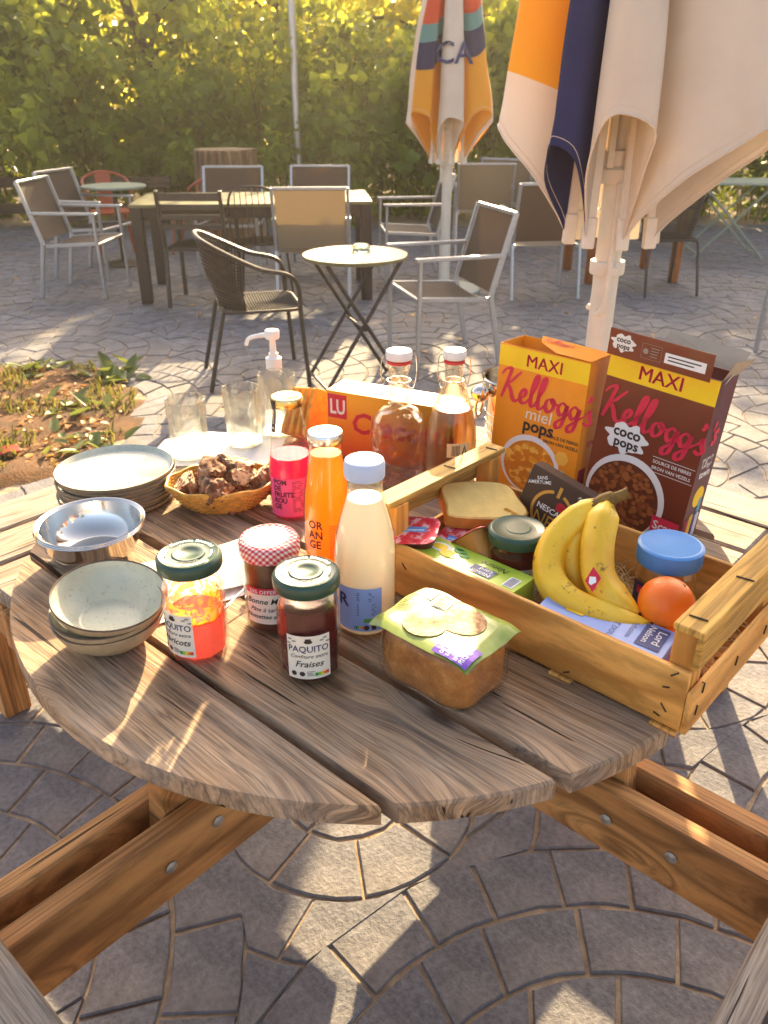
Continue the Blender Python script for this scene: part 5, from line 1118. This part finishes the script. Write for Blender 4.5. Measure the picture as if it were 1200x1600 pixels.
# bistro table, ashtray
t = thing('bistro_table', 'small round folding bistro table with olive top', 'table', (-.155, 4.52, 0), .35)
MB().lathe([(0, .700), (.275, .700), (.284, .704), (.286, .715), (.282, .720), (0, .720)], 56).build('table_top', M_olive, t)
for s_ in (-1, 1):
    for q in (-1, 1): MB().tube([(.21 * q, .16 * s_ + .012 * q, .70), (-.24 * q, .17 * s_ + .012 * q, 0)], .011, 8).build('leg', M_dark, t)
for q in (-1, 1): MB().tube([(-.225 * q, -.17, .03), (-.225 * q, .17, .03)], .008, 8).build('cross_bar', M_dark, t)
MB().tube([(0, -.165, .345), (0, .165, .345)], .008, 8).build('cross_bar', M_dark, t)
t = thing('ashtray', 'small glass ashtray on the bistro table', 'ashtray', (-.125, 4.60, .7205)); MB().lathe([(0, 0), (.045, 0), (.05, .004), (.05, .034), (.046, .036), (.042, .033), (.040, .010), (0, .009)], 28).build('dish', real_glass('ashtray_glass', (.8, .86, .84), .05, 30), t)
# orange metal chairs and a small round table far left
def orange_chair(label, x, y, face):
    t = thing('orange_metal_chair', label, 'chair', (x, y, 0), radians(face + 90), 'orange metal chairs')
    for sx_ in (-1, 1):
        for sy_ in (-1, 1): MB().bar((.16 * sx_, .15 * sy_, .44), (.23 * sx_, .22 * sy_, 0), .032, .022, .004, up=(0, 1, 0)).build('leg', M_oran, t)
    mb = MB(); mb.prism(rrect(.37, .36, .05), .435, .452, .008); mb.build('seat', M_oran, t)
    MB().tube(crom([(-.19, .10, .46), (-.215, .0, .62), (-.20, .17, .74), (0, .215, .80), (.20, .17, .74), (.215, 0, .62), (.19, .10, .46)], 6), .013, 8).build('back_loop', M_oran, t)
    mb = MB(); mb.grid([[(.075 * (k - 2) / 2, .165 + .045 * q / 4, .45 + .35 * q / 4) for k in range(5)] for q in range(5)]); mb.build('back_splat', M_oran, t)
orange_chair('orange metal chair behind the small round table', -2.72, 8.6, -60); orange_chair('orange metal chair beside the tree stump', -1.98, 9.0, 180); orange_chair('orange metal chair just entering the picture at far left', -4.32, 8.6, 200)
t = thing('round_side_table', 'small pale round table with the orange chairs', 'table', (-2.55, 8.22, 0)); MB().lathe([(0, .70), (.29, .70), (.3, .71), (.295, .722), (0, .724)], 40).build('table_top', M_pale, t); MB().tube([(0, 0, .70), (0, 0, .03)], .025, 10).build('stem', M_dark, t); MB().lathe([(0, .04), (.03, .04), (.2, .012), (.2, 0), (0, 0)], 28).build('foot', M_dark, t)
# wooden table right, with folding table beyond
t = thing('wooden_table', 'square wooden table behind the big parasol', 'table', (2.15, 7.65, 0), .1); mb = MB(); mb.box((0, 0, .728), (.9, .8, .028), .004); mb.build('table_top', pm('grey_tabletop', '#8d8678', .5, var=.15), t)
W_tl = wood('orange_wood', '#b5692e', '#9a5422', '#6e3a16', 25, .6)
for x in (-.38, .38):
    for y in (-.33, .33):
        mb = MB(); mb.box((0, 0, 0), (.713, .07, .07), .004); mb.build('leg', W_tl, t, loc=(x, y, .3565), rot=(0, pi / 2, 0))
t = thing('folding_table', 'pale folding garden table at the far right', 'table', (3.5, 8.75, 0), -.1)
mb = MB(); mb.prism(rrect(.85, .6, .04), .70, .72, .004); mb.build('table_top', M_pale, t)
for y in (-.24, .24):
    for q in (-1, 1): MB().tube([(.34 * q, y + .01 * q, .70), (-.34 * q, y + .01 * q, 0)], .012, 8).build('leg', M_pale, t)
for q in (-1, 1): MB().tube([(.3 * q, -.24, .045), (.3 * q, .24, .045)], .01, 8).build('cross_bar', M_pale, t)
orange_like = None
t = thing('green_garden_chair', 'green garden chair beyond the wooden table', 'chair', (2.95, 9.3, 0), radians(200), None)
M_gch = pm('green_chair_paint', '#3f5a4a', .5, var=.15)
for sx_ in (-1, 1):
    for sy_ in (-1, 1): MB().tube([(.19 * sx_, .18 * sy_, .44), (.22 * sx_, .23 * sy_, 0)], .014, 8).build('leg', M_gch, t)
mb = MB(); mb.prism(rrect(.44, .42, .06), .43, .45, .006); mb.build('seat', M_gch, t)
for k in range(5): MB().bar((-.2 + .1 * k, .19, .45), (-.2 + .1 * k, .27, .84), .03, .012, .002).build('back_slat', M_gch, t)
MB().bar((-.22, .275, .845), (.22, .275, .845), .02, .04, .004).build('top_rail', M_gch, t)

# ================================================================ closed parasols
M_cream_c = pm('cream_canvas', '#efe6d6', .9, var=.06, scale=8, bump=.35, bscale=26, bdist=.012, trl=.35, trlcol='#e2c79a'); M_yel_c = pm('yellow_canvas', '#f2ab2c', .85, var=.05, scale=8, bump=.35, bscale=26, bdist=.012, trl=.3, trlcol='#f7b840'); M_nav_c = pm('navy_canvas', '#2c2f5c', .85, var=.08, scale=8, bump=.35, bscale=26, bdist=.012, trl=.15)
M_or_c = pm('orange_red_canvas', '#e2502e', .85, var=.05, trl=.35); M_teal_c = pm('teal_canvas', '#6fa09a', .85, var=.05, trl=.3); M_white_m = pm('white_enamel', '#dcd3c2', .35, var=.05)
tz = NT('banded_canvas'); vz = tz.coord(); szz = tz.new('SeparateXYZ'); tz.link(vz, szz.inputs[0]); tl = tz.new('Math', operation='MULTIPLY_ADD'); tl.inputs[1].default_value = .45; tz.link(szz.outputs['X'], tl.inputs[0]); tz.link(szz.outputs['Z'], tl.inputs[2])
zr = tz.ramp(tl.outputs[0], [(.0, '#f2ab2c'), (.60, '#2c2f5c'), (.655, '#6fa09a'), (.69, '#e2502e')]); zr.node.color_ramp.interpolation = 'CONSTANT'; zd = tz.new('Math', operation='DIVIDE'); zd.inputs[1].default_value = 2.95; tz.link(tl.outputs[0], zd.inputs[0]); tz.link(zd.outputs[0], zr.node.inputs['Fac'])
tz.set(Base_Color=zr, Roughness=.88); tz.translucent(.3, zr); M_zone = tz.m
ty = NT('yellow_over_cream_canvas'); vy = ty.coord(); sy = ty.new('SeparateXYZ'); ty.link(vy, sy.inputs[0]); yd = ty.new('Math', operation='MULTIPLY_ADD'); yd.inputs[1].default_value = .35; ty.link(sy.outputs['Y'], yd.inputs[0]); ty.link(sy.outputs['Z'], yd.inputs[2])
y2 = ty.new('Math', operation='GREATER_THAN'); y2.inputs[1].default_value = 1.42; ty.link(yd.outputs[0], y2.inputs[0]); yc = ty.mix(y2.outputs[0], '#efe6d6', '#f5b432'); ty.set(Base_Color=yc, Roughness=.88); ty.translucent(.3, yc); M_yc = ty.m
CANV = [M_cream_c, M_yel_c, M_nav_c, M_or_c, M_teal_c, M_zone, M_yc]
def zone(z):  # coloured panels: red at the top, then teal, navy, yellow below
    return 3 if z > 2.02 else (4 if z > 1.93 else (2 if z > 1.80 else 1))
def parasol(label, x, y, rz, schemes, group='closed parasols', logo=None, spread=1., twist=.26, zrib=1.10, pw=1.5, rads=(1,) * 8):
    t = thing('parasol', label, 'parasol', (x, y, 0), rz, group); ZT = 2.95
    MB().lathe([(0, 0), (.30, 0), (.30, .035), (.28, .05), (.06, .06), (.06, .0601)], 40).build('base_plate', pm('parasol_base', '#9aa39a', .6, var=.1), t)
    MB().lathe([(.045, .05), (.045, .42), (.043, .43)], 24).build('socket', M_white_m, t); MB().lathe([(0, .05), (.039, .05), (.039, 2.95), (0, 3.0)], 28).build('pole', M_white_m, t)
    MB().lathe([(.041, 1.245), (.064, 1.245), (.070, 1.255), (.070, 1.285), (.058, 1.295), (.058, 1.335), (.041, 1.34)], 28).build('runner', M_white_m, t)
    col_ = MB().lathe([(.0395, .98), (.052, .98), (.054, .986), (.054, 1.014), (.052, 1.02), (.0395, 1.02)], 28).build('crank_collar', M_white_m, t)
    for s_ in (-1, 1): MB().box((s_ * .068, -.0, 1.0), (.032, .03, .03), .004).build('collar_lug', M_white_m, col_)
    MB().tube(crom([(.075, -.012, 1.25), (.083, -.015, 1.1), (.078, -.012, 1.0), (.074, -.012, .91), (.055, -.02, .87), (.042, -.035, .865)], 5), .009, 8).build('crank_rod', M_white_m, t); MB().tube(crom([(-.075, -.012, 1.2), (-.08, -.012, 1.0), (-.076, -.012, .91), (-.058, -.02, .87), (-.042, -.035, .865)], 5), .009, 8).build('crank_rod', M_white_m, t)
    rr = lambda z: .045 + .085 * max(0, (ZT - z) / 1.85); rf = lambda z, k: rr(z) + (.31 * spread * rads[k] * (1 + .12 * sin(k * 2.7))) * max(0, (ZT - z) / 1.85) ** .7
    NP = 8; allp = []
    for k in range(NP):
        a0, a1 = 2 * pi * k / NP, 2 * pi * (k + 1) / NP; am = (a0 + a1) / 2
        # rib with its tip cap
        MB().bar((rr(ZT) * cos(a0), rr(ZT) * sin(a0), ZT), (rr(zrib) * cos(a0), rr(zrib) * sin(a0), zrib), .016, .030, .003).build('rib', M_white_m, t)
        MB().bar((rr(zrib) * cos(a0), rr(zrib) * sin(a0), zrib - .02), (rr(zrib + .09) * cos(a0), rr(zrib + .09) * sin(a0), zrib + .07), .026, .038, .004).build('rib_cap', M_white_m, t)
        MB().bar((.066 * cos(a0 + .1), .066 * sin(a0 + .1), 1.29), (rr(2.2) * cos(a0 + .1) * .9, rr(2.2) * sin(a0 + .1) * .9, 2.2), .010, .020, .002).build('stay', M_white_m, t)
        rows = []; NS, NTt = 26, 22
        for j in range(NTt + 1):
            row = []
            for i in range(NS + 1):
                s_ = i / NS; rise = (.30 + .05 * sin(k * 1.9)) * sin(pi * s_) ** .85; zh = zrib + .015 + rise; z = ZT + (zh - ZT) * (j / NTt)
                R0, R1 = rr(z) + .012, rf(z, k); tw = twist * (.6 + .4 * sin(k * 1.3 + 1)); w_ = (.26 + .10 * sin(k * 2.1)) * pw
                ctl = [(R0, a0), ((R0 + R1) * .52, a0 + (am - a0) * .35 + tw * .45), (R1 * .93, am - w_ * .30 + tw), (R1, am + tw), (R1 * .93, am + w_ * .55 + tw), ((R0 + R1) * .50, a1 + tw * .62 - .05), (R0, a1)]
                pts = [Vector((q[0] * cos(q[1]), q[0] * sin(q[1]), 0)) for q in ctl]; n_ = len(pts) - 1; f_ = s_ * n_; i_ = min(int(f_), n_ - 1); u = f_ - i_
                p0 = pts[i_ - 1] if i_ > 0 else pts[0] * 2 - pts[1]; p1, p2 = pts[i_], pts[i_ + 1]; p3 = pts[i_ + 2] if i_ + 2 <= n_ else pts[-1] * 2 - pts[-2]
                p = .5 * ((2 * p1) + (-p0 + p2) * u + (2 * p0 - 5 * p1 + 4 * p2 - p3) * u * u + (-p0 + 3 * p1 - 3 * p2 + p3) * u ** 3)
                wr = (.008 * sin(z * 7 + k + 4 * s_) + .014 * mnoise.noise(Vector((z * 4, s_ * 5, k * 3.3)))) * sin(pi * s_); d_ = p.normalized(); row.append((p.x + d_.x * wr, p.y + d_.y * wr, z))
            rows.append(row)
        sch = schemes[k]
        def mif(j, i, rows=rows, sch=sch):
            s_ = i / NS; z = rows[j][i][2]
            if sch == 'zone': return 5
            if sch == 'ycream': return 6
            if sch == 'half': return 2 if s_ < .5 else 0
            if sch == 'yhalf': return 1 if s_ < .45 else 2
            return {'cream': 0, 'yellow': 1, 'navy': 2}[sch]
        pn_ = MB().grid(rows, mif=mif).build('canopy_panel', CANV, t, 80); hem = [Vector(q) for q in rows[-1]]; MB().tube(hem, .0032, 5).build('hem', CANV[mif(NTt - 1, 2)], pn_); MB().tube([Vector(a_).lerp(Vector(b_), .28) for a_, b_ in zip(rows[-1], rows[-2])], .0012, 4).build('stitching', M_cream_c, pn_)
        allp += [Vector(q) for r__ in rows for q in r__]
        if k == 0: first = pn_
    if logo:   # lettering on the panel that faces the terrace
        zc, xc, sz_ = logo; q_ = Matrix.Rotation(-rz, 3, 'Z'); side = q_ @ Vector((1, 0, 0)); outw = q_ @ Vector((0, -1, 0)); fl_pts = [p for p in allp if abs(p.z - zc) < .2]
        def lm(x_, y_, hh=.004):
            L_ = xc + x_; near_ = [p.dot(outw) for p in fl_pts if abs(p.dot(side) - L_) < .02 and abs(p.z - zc - y_) < .09] or [0]
            return side * L_ + outw * (max(near_) + .007) + Vector((0, 0, zc + y_))
        prnt(first, 'lettering', lm, text_polys('CA', sz_, 0, 0, 'CENTER', .012), M_nav, .004)
    return t
parasol('large closed cream, navy and yellow parasol, nearest one, right of the table', .70, 2.62, radians(-90), ['cream', 'navy', 'cream', 'zone', 'cream', 'ycream', 'navy', 'cream'], spread=1.12, zrib=1.09, rads=(1.12, 1.05, 1, 1, 1, .78, .60, .72))
parasol('closed parasol with a cream panel and dark letters, further back', .50, 6.93, radians(-126), ['cream', 'zone', 'cream', 'zone', 'cream', 'zone', 'cream', 'zone'], spread=.8, zrib=1.02, pw=2.2, twist=.2, logo=(1.68, .0, .2))
# ================================================================ vegetation
def leaf_mesh(name, pos, dirs, nrm, size, mat, wid=.42):
    n = len(pos); d = dirs / np.linalg.norm(dirs, axis=1, keepdims=True); nn = nrm - (nrm * d).sum(1, keepdims=True) * d; nn /= np.maximum(np.linalg.norm(nn, axis=1, keepdims=True), 1e-6); sd_ = np.cross(d, nn)
    S = size[:, None]; V = np.empty((n, 6, 3))
    V[:, 0] = pos; V[:, 3] = pos + d * S - nn * S * .12
    for k, (a, b, c_) in zip((1, 2, 5, 4), ((.22, -wid, .10), (.62, -wid * .72, .05), (.22, wid, .10), (.62, wid * .72, .05))): V[:, k] = pos + d * S * a + sd_ * S * b + nn * S * c_
    me = bpy.data.meshes.new(name); me.vertices.add(n * 6); me.vertices.foreach_set('co', V.reshape(-1).astype(np.float32))
    base = (np.arange(n) * 6)[:, None]; L = np.concatenate([base + np.array([0, 1, 2, 3]), base + np.array([0, 3, 4, 5])], 1).reshape(-1)
    me.loops.add(n * 8); me.loops.foreach_set('vertex_index', L.astype(np.int32)); me.polygons.add(n * 2); me.polygons.foreach_set('loop_start', (np.arange(n * 2) * 4).astype(np.int32))
    me.materials.append(mat); me.update(calc_edges=True); return me
L_h = leaf_mat('hedge_leaf', '#3c5c20', '#557828', '#8c9e3c', .58, '#e2e048'); L_d = leaf_mat('shaded_leaf', '#28441a', '#3c5c22', '#5c7430', .42, '#b4c03c'); L_y = leaf_mat('sunlit_tree_leaf', '#6a8626', '#93a432', '#bcb840', .68, '#fff060')  # lit and shaded leaf copies: sun and shade put into the leaf colour
M_bark = pm('bark', '#4f3f30', .9, var=.3, scale=30, bump=.8, bscale=50, bdist=.02); M_cane = pm('cane', '#7a6a3c', .7, var=.25)
def put(name, me, parent, loc=(0, 0, 0)): o = bpy.data.objects.new(name, me); COL.objects.link(o); o.parent = parent; o.location = loc; return o
def shrub(label, x, y, h, spread, ncane, per, lsize, mat, seed, group='shrubs of the hedge'):
    r_ = np.random.default_rng(seed); t = thing('hedge_shrub', label, 'shrub', (x, y, 0), 0, group); canes = MB(); P = []; D = []; S = []
    for k in range(ncane):
        a = r_.random() * 6.28; lean = r_.uniform(.15, 1.) * spread; hh = h * r_.uniform(.45, 1.08); bx, by = r_.normal(0, .22, 2) * spread
        tip = Vector((bx + cos(a) * lean, by + sin(a) * lean * .7, hh)); mid = Vector((bx + cos(a) * lean * .35, by + sin(a) * lean * .25, hh * .68)); end = tip + Vector((cos(a) * .35, sin(a) * .3, -.35 * r_.random()))
        path = crom([(bx, by, 0), mid, tip, end], 8); canes.tube(path, [.008 * (1 - .75 * i / len(path)) for i in range(len(path))], 5, caps=False)
        for q in range(per):
            f_ = (r_.random() ** .7) * (len(path) - 2); i = int(f_); p = path[i].lerp(path[i + 1], f_ - i); b = r_.normal(0, 1, 3); b[2] -= .35
            P.append(np.array(p) + r_.normal(0, .07 + .02 * lean, 3)); D.append(b); S.append(lsize * r_.uniform(.35, 1.4))
    P = np.array(P); P[:, 2] = np.maximum(P[:, 2], .05); nr = np.stack([r_.normal(0, .6, len(P)), r_.normal(-.2, .6, len(P)), r_.normal(.7, .5, len(P))], 1)
    canes.build('canes', M_cane, t, 60); put('leaves', leaf_mesh('leaves', P, np.array(D), nr, np.array(S), mat), t); return t
def tree(label, x, y, h, cr, cz, nleaf, lsize, mat, seed, trunk=.14, group='trees behind the hedge'):
    r_ = np.random.default_rng(seed); t = thing('leafy_tree', label, 'tree', (x, y, 0), 0, group); P = []; mb = MB()
    tp_ = crom([(0, 0, 0), (r_.normal(0, .1), r_.normal(0, .1), h * .35), (r_.normal(0, .25), r_.normal(0, .2), h * .7), (r_.normal(0, .3), r_.normal(0, .3), h * .97)], 6); mb.tube(tp_, [trunk * (1 - .8 * i / len(tp_)) for i in range(len(tp_))], 8)
    ends = []
    for k in range(26):
        i = int(r_.uniform(.28, .95) * (len(tp_) - 1)); p = tp_[i]; a = r_.random() * 6.28; L = cr * r_.uniform(.5, 1.05) * (1.1 - .5 * i / len(tp_)); e = p + Vector((cos(a) * L, sin(a) * L, L * r_.uniform(.0, .7)))
        mb.tube(crom([p, p.lerp(e, .5) + Vector((0, 0, .12 * L)), e], 4), [.05 * trunk / .14 * (1 - .8 * q / 9) for q in range(9)], 5, caps=False)
        for q in (.45, .7, .9, 1.): ends.append(np.array(p.lerp(e, q)))
    mb.build('trunk', M_bark, t, 60); E_ = np.array(ends); pick = r_.integers(0, len(E_), nleaf); P = E_[pick] + r_.normal(0, 1, (nleaf, 3)) * np.array([.42, .42, .34]) * cr * .27
    P[:, 2] = np.maximum(P[:, 2], cz)
    put('crown', leaf_mesh('crown', P, r_.normal(0, 1, (nleaf, 3)) + np.array([0, 0, -.4]), r_.normal(0, .6, (nleaf, 3)) + np.array([0, -.2, .6]), lsize * r_.uniform(.6, 1.25, nleaf), mat), t); return t
LBL = ['leafy hedge shrub at the far left, in deep shade', 'arching broad-leaved shrub left of the tree stump', 'broad-leaved shrub with pale sunlit tips above the round table', 'leafy shrub right behind the tree stump', 'shrub in the hedge behind the metal pole', 'shrub in the hedge between the pole and the small parasol',
       'hedge shrub behind the small parasol', 'hedge shrub just right of the small parasol', 'hedge shrub left of the big parasol canopy', 'hedge shrub seen through the big parasol', 'hedge shrub right of the big parasol', 'hedge shrub at the far right edge']
XS = [-6.6, -5.3, -4.1, -2.9, -1.7, -.6, .5, 1.6, 2.8, 4.0, 5.2, 6.5]
for k, x in enumerate(XS):
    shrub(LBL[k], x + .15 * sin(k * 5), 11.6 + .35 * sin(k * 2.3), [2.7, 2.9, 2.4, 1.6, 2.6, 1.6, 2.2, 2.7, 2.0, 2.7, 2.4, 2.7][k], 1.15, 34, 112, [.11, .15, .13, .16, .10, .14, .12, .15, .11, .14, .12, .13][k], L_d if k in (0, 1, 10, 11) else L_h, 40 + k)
TL = [('tall tree at the far left behind the hedge', -6.2, 15.5, 7.0), ('dark-trunked tree behind the left shrubs', -3.6, 14.2, 4.8), ('tree with pale sunlit crown behind the stump', -1.5, 16.2, 4.3), ('bright backlit tree behind the metal pole', .4, 15.2, 4.0), ('backlit tree behind the small parasol', 2.3, 16.4, 4.6), ('tree behind the big parasol', 4.4, 15.4, 6.6), ('tree at the far right behind the hedge', 6.6, 16.5, 7.5)]
for k, (lb, x, y, h) in enumerate(TL): tree(lb, x, y, h, 2.3, .6, [4200, 2800, 3000, 2800, 2800, 4200, 4200][k], .19, L_y if k in (2, 3, 4) else L_h, 90 + k)
# undergrowth in dark leaf colour, painting the shade behind the hedge gaps
r_ = np.random.default_rng(3); n = 9000; P = np.stack([r_.uniform(-8, 8, n), r_.normal(12.6, .5, n), r_.random(n) ** 1.1 * 2.3], 1)
ug = put('undergrowth', leaf_mesh('undergrowth', P, r_.normal(0, 1, (n, 3)), r_.normal(0, .6, (n, 3)) + np.array([0, -.3, .5]), .12 * r_.uniform(.6, 1.3, n), L_d), None); tag(ug, 'undergrowth with leaves coloured dark as shade in the hedge gaps', 'undergrowth', kind='stuff')
# far meadow trees mass beyond
r_ = np.random.default_rng(4); n = 16000; P = np.stack([r_.uniform(-22, 22, n), r_.uniform(24, 30, n), r_.random(n) ** .8 * 6.5], 1)
wd = put('far_woodland', leaf_mesh('far_woodland', P, r_.normal(0, 1, (n, 3)), r_.normal(0, .6, (n, 3)) + np.array([0, -.3, .5]), .42 * r_.uniform(.6, 1.3, n), L_y), None); tag(wd, 'sunlit woodland glimpsed through the hedge', 'woodland', kind='stuff')

# stump, pole, low rail
tst = NT('stump_wood'); vst = tst.coord(scale=(1, 1, .12)); nst = tst.noise(vst, 16, 5, .6); tst.set(Base_Color=tst.ramp(nst, [(.3, '#2e2018'), (.5, '#6f5238'), (.7, '#a07f58')]), Roughness=.85); tst.bump(nst, 1., .03)
t = thing('tree_stump', 'tall weathered tree stump behind the long table', 'stump', (-1.72, 9.55, 0))
MB().lathe([(.42, 0), (.37, .15), (.34, .5), (.33, .90), (.325, .955), (.30, .965)], 56, wob=lambda a, z: 1 + .07 * sin(5 * a) + .04 * sin(13 * a + 2) + .02 * sin(29 * a)).build('bark', tst.m, t, 60)
MB().lathe([(.302, .964), (.2, .955), (0, .958)], 56, wob=lambda a, z: 1 + .07 * sin(5 * a) + .04 * sin(13 * a + 2) + .02 * sin(29 * a)).build('cut_face', pm('cut_wood', '#a58a68', .8, var=.25, scale=20), t)
t = thing('metal_pole', 'thin grey metal pole in front of the hedge', 'pole', (-1.04, 10.75, 0)); MB().tube([(0, 0, 0), (-.01, 0, 4.8)], .042, 12).build('tube', M_alu, t); MB().lathe([(0, 0), (.12, 0), (.12, .015), (.05, .02), (.045, .06)], 20).build('foot', M_alu, t)
t = thing('low_rail_fence', 'low dark wooden rail in front of the left shrubs', 'fence', (-4.1, 10.55, 0)); W_dk = wood('dark_rail', '#5d4a3a', '#46362a', '#2c2019', 30)
for x in (-1.3, .1, 1.4): 
    mb = MB(); mb.box((0, 0, 0), (.62, .11, .11), .006); mb.build('post', W_dk, t, loc=(x, 0, .31), rot=(0, pi / 2, 0))
for z in (.55, .25): mb = MB(); mb.box((0, 0, 0), (3.0, .05, .12), .006); mb.build('rail', W_dk, t, loc=(.05, -.085, z))

# soil bed at the left with weeds, dry litter
rows = []; NI = 46
def bed_in(x, y): return in_poly(x, y, SOIL)
xs = np.linspace(-6.5, -1.2, 70); ys = np.linspace(3.0, 5.05, 30); mb = MB(); idx = {}
for i, x in enumerate(xs):
    for j, y in enumerate(ys):
        ins = bed_in(x, y); z = -.01 + (.025 + .03 * mnoise.noise(Vector((x * 2.2, y * 2.2, 0))) + .015 * mnoise.noise(Vector((x * 8, y * 8, 3))) if ins else -.004); idx[i, j] = len(mb.v); mb.v.append((x, y, z))
for i in range(len(xs) - 1):
    for j in range(len(ys) - 1):
        if any(bed_in(xs[a], ys[b]) for a in (i, i + 1) for b in (j, j + 1)): mb.f.append((idx[i, j], idx[i + 1, j], idx[i + 1, j + 1], idx[i, j + 1])); mb.mi.append(0)
tso = NT('dry_soil'); vso = tso.coord(); nso = tso.noise(vso, 7, 5, .65); ns3 = tso.noise(vso, 90, 4, .7); tso.set(Base_Color=tso.mix(.5, tso.ramp(nso, [(.3, '#46321f'), (.5, '#6c4a2b'), (.7, '#8a6238')]), tso.ramp(ns3, [(.3, .5), (.7, 1.2)]), 'MULTIPLY'), Roughness=.95); tso.bump(ns3, 1., .012)
tag(mb.build('planting_bed', tso.m, None, 60), 'bare brown soil bed beside the paving', 'soil', kind='structure')
def blades(name, pts, hgt, wdt, mat, r_, lean=.5):
    n = len(pts); a = r_.random(n) * 6.28; H_ = hgt * r_.uniform(.5, 1.3, n); d = np.stack([np.cos(a) * lean * r_.uniform(.2, 1.4, n), np.sin(a) * lean * r_.uniform(.2, 1.4, n), np.ones(n)], 1)
    return leaf_mesh(name, pts, d, np.stack([-np.sin(a), np.cos(a), np.full(n, .25)], 1), H_, mat, wdt)
L_g = leaf_mat('grass_blade', '#4c5a2a', '#6a7038', '#92864e', .28, '#b8b050'); L_w = leaf_mat('weed_leaf', '#4a5c2e', '#64763e', '#808a54', .25, '#b0b858'); L_l = leaf_mat('litter_leaf', '#8a5a2c', '#b07a3c', '#d0a24e', .25, '#e0a040')
r_ = np.random.default_rng(12); pts = []
while len(pts) < 1500:
    x, y = r_.uniform(-3.2, -1.25), r_.uniform(3.05, 4.8)
    if bed_in(x, y) and mnoise.noise(Vector((x * 3, y * 3, 5))) > -.02 + .1 * (y > 4.2): pts.append((x, y, .005))
tag(put('grass', blades('grass', np.array(pts), .06, .07, L_g, r_), None), 'thin grass and small weeds on the soil bed', 'grass', kind='stuff')
pts = [(x, y, .02) for x, y in zip(r_.uniform(-3.4, -1.35, 1400), r_.uniform(3.1, 4.75, 1400)) if bed_in(x, y)]
n = len(pts); tag(put('leaf_litter', leaf_mesh('leaf_litter', np.array(pts), r_.normal(0, 1, (n, 3)) * np.array([1, 1, .15]), r_.normal(0, .2, (n, 3)) + np.array([0, 0, 1]), .035 * r_.uniform(.5, 1.4, n), L_l), None), 'dry brown leaf litter on the soil bed', 'leaf litter', kind='stuff')
def weed(label, x, y, n, s):
    t = thing('weed_plant', label, 'weed', (x, y, .01), group='broad-leaved weeds on the bed'); a = r_.random(n) * 6.28; el = r_.uniform(-.1, .9, n)
    put('leaves', leaf_mesh('leaves', r_.normal(0, 1, (n, 3)) * np.array([.09, .07, .0]), np.stack([np.cos(a) * np.cos(el), np.sin(a) * np.cos(el), np.sin(el)], 1), np.tile(np.array([0, 0, 1.]), (n, 1)) + r_.normal(0, .15, (n, 3)), s * r_.uniform(.6, 1.2, n), L_w, .24), t)
weed('broad-leaved weed spreading over the far corner of the bed', -1.62, 4.62, 26, .15); weed('broad-leaved weed at the middle of the bed edge', -1.62, 4.05, 20, .12); weed('small weed near the paving corner of the bed', -1.45, 3.55, 26, .10); weed('weed on the near side of the soil bed', -1.95, 3.25, 18, .11); weed('weed at the far rim of the soil bed', -2.1, 4.72, 20, .13)
pts = np.stack([r_.uniform(-4, 5, 70), r_.uniform(1.6, 9.5, 70), np.full(70, .006)], 1); n = 70
tag(put('fallen_leaves', leaf_mesh('fallen_leaves', pts, r_.normal(0, 1, (n, 3)) * np.array([1, 1, .1]), r_.normal(0, .15, (n, 3)) + np.array([0, 0, 1]), .05 * r_.uniform(.5, 1.2, n), L_l), None), 'a few yellow leaves fallen on the paving', 'leaves', kind='stuff')
mb = MB()
for k in range(9): mb.tube([(-.05, .009 * k, .006 * sin(k)), (.0, .009 * k, .012), (.05, .009 * k + .004, .004)], .0045, 6)
tag(mb.build('red_mat', pm('red_plastic', '#b8452e', .5, var=.1), None, 60, loc=(-1.70, 3.40, .03), rot=(0, 0, .5)), 'red ribbed plastic piece lying in the weeds', 'mat')

# ================================================================ added haze volume, imitates lens veil and lifts dark tones
mb = MB(); mb.box((0, 14, 3.6), (60, 44, 9.4)); hz = mb.build('haze', None, None, 0); hz.data.materials.clear()
th = bpy.data.materials.new('veil_haze'); th.use_nodes = True; nh = th.node_tree.nodes; nh.remove(nh['Principled BSDF']); pv = nh.new('ShaderNodeVolumePrincipled')
pv.inputs['Color'].default_value = (1, .93, .82, 1); pv.inputs['Density'].default_value = .0021; pv.inputs['Anisotropy'].default_value = .45
th.node_tree.links.new(pv.outputs[0], nh['Material Output'].inputs['Volume']); hz.data.materials.append(th); tag(hz, 'thin golden haze volume added to lift the shadows', 'haze', kind='stuff')
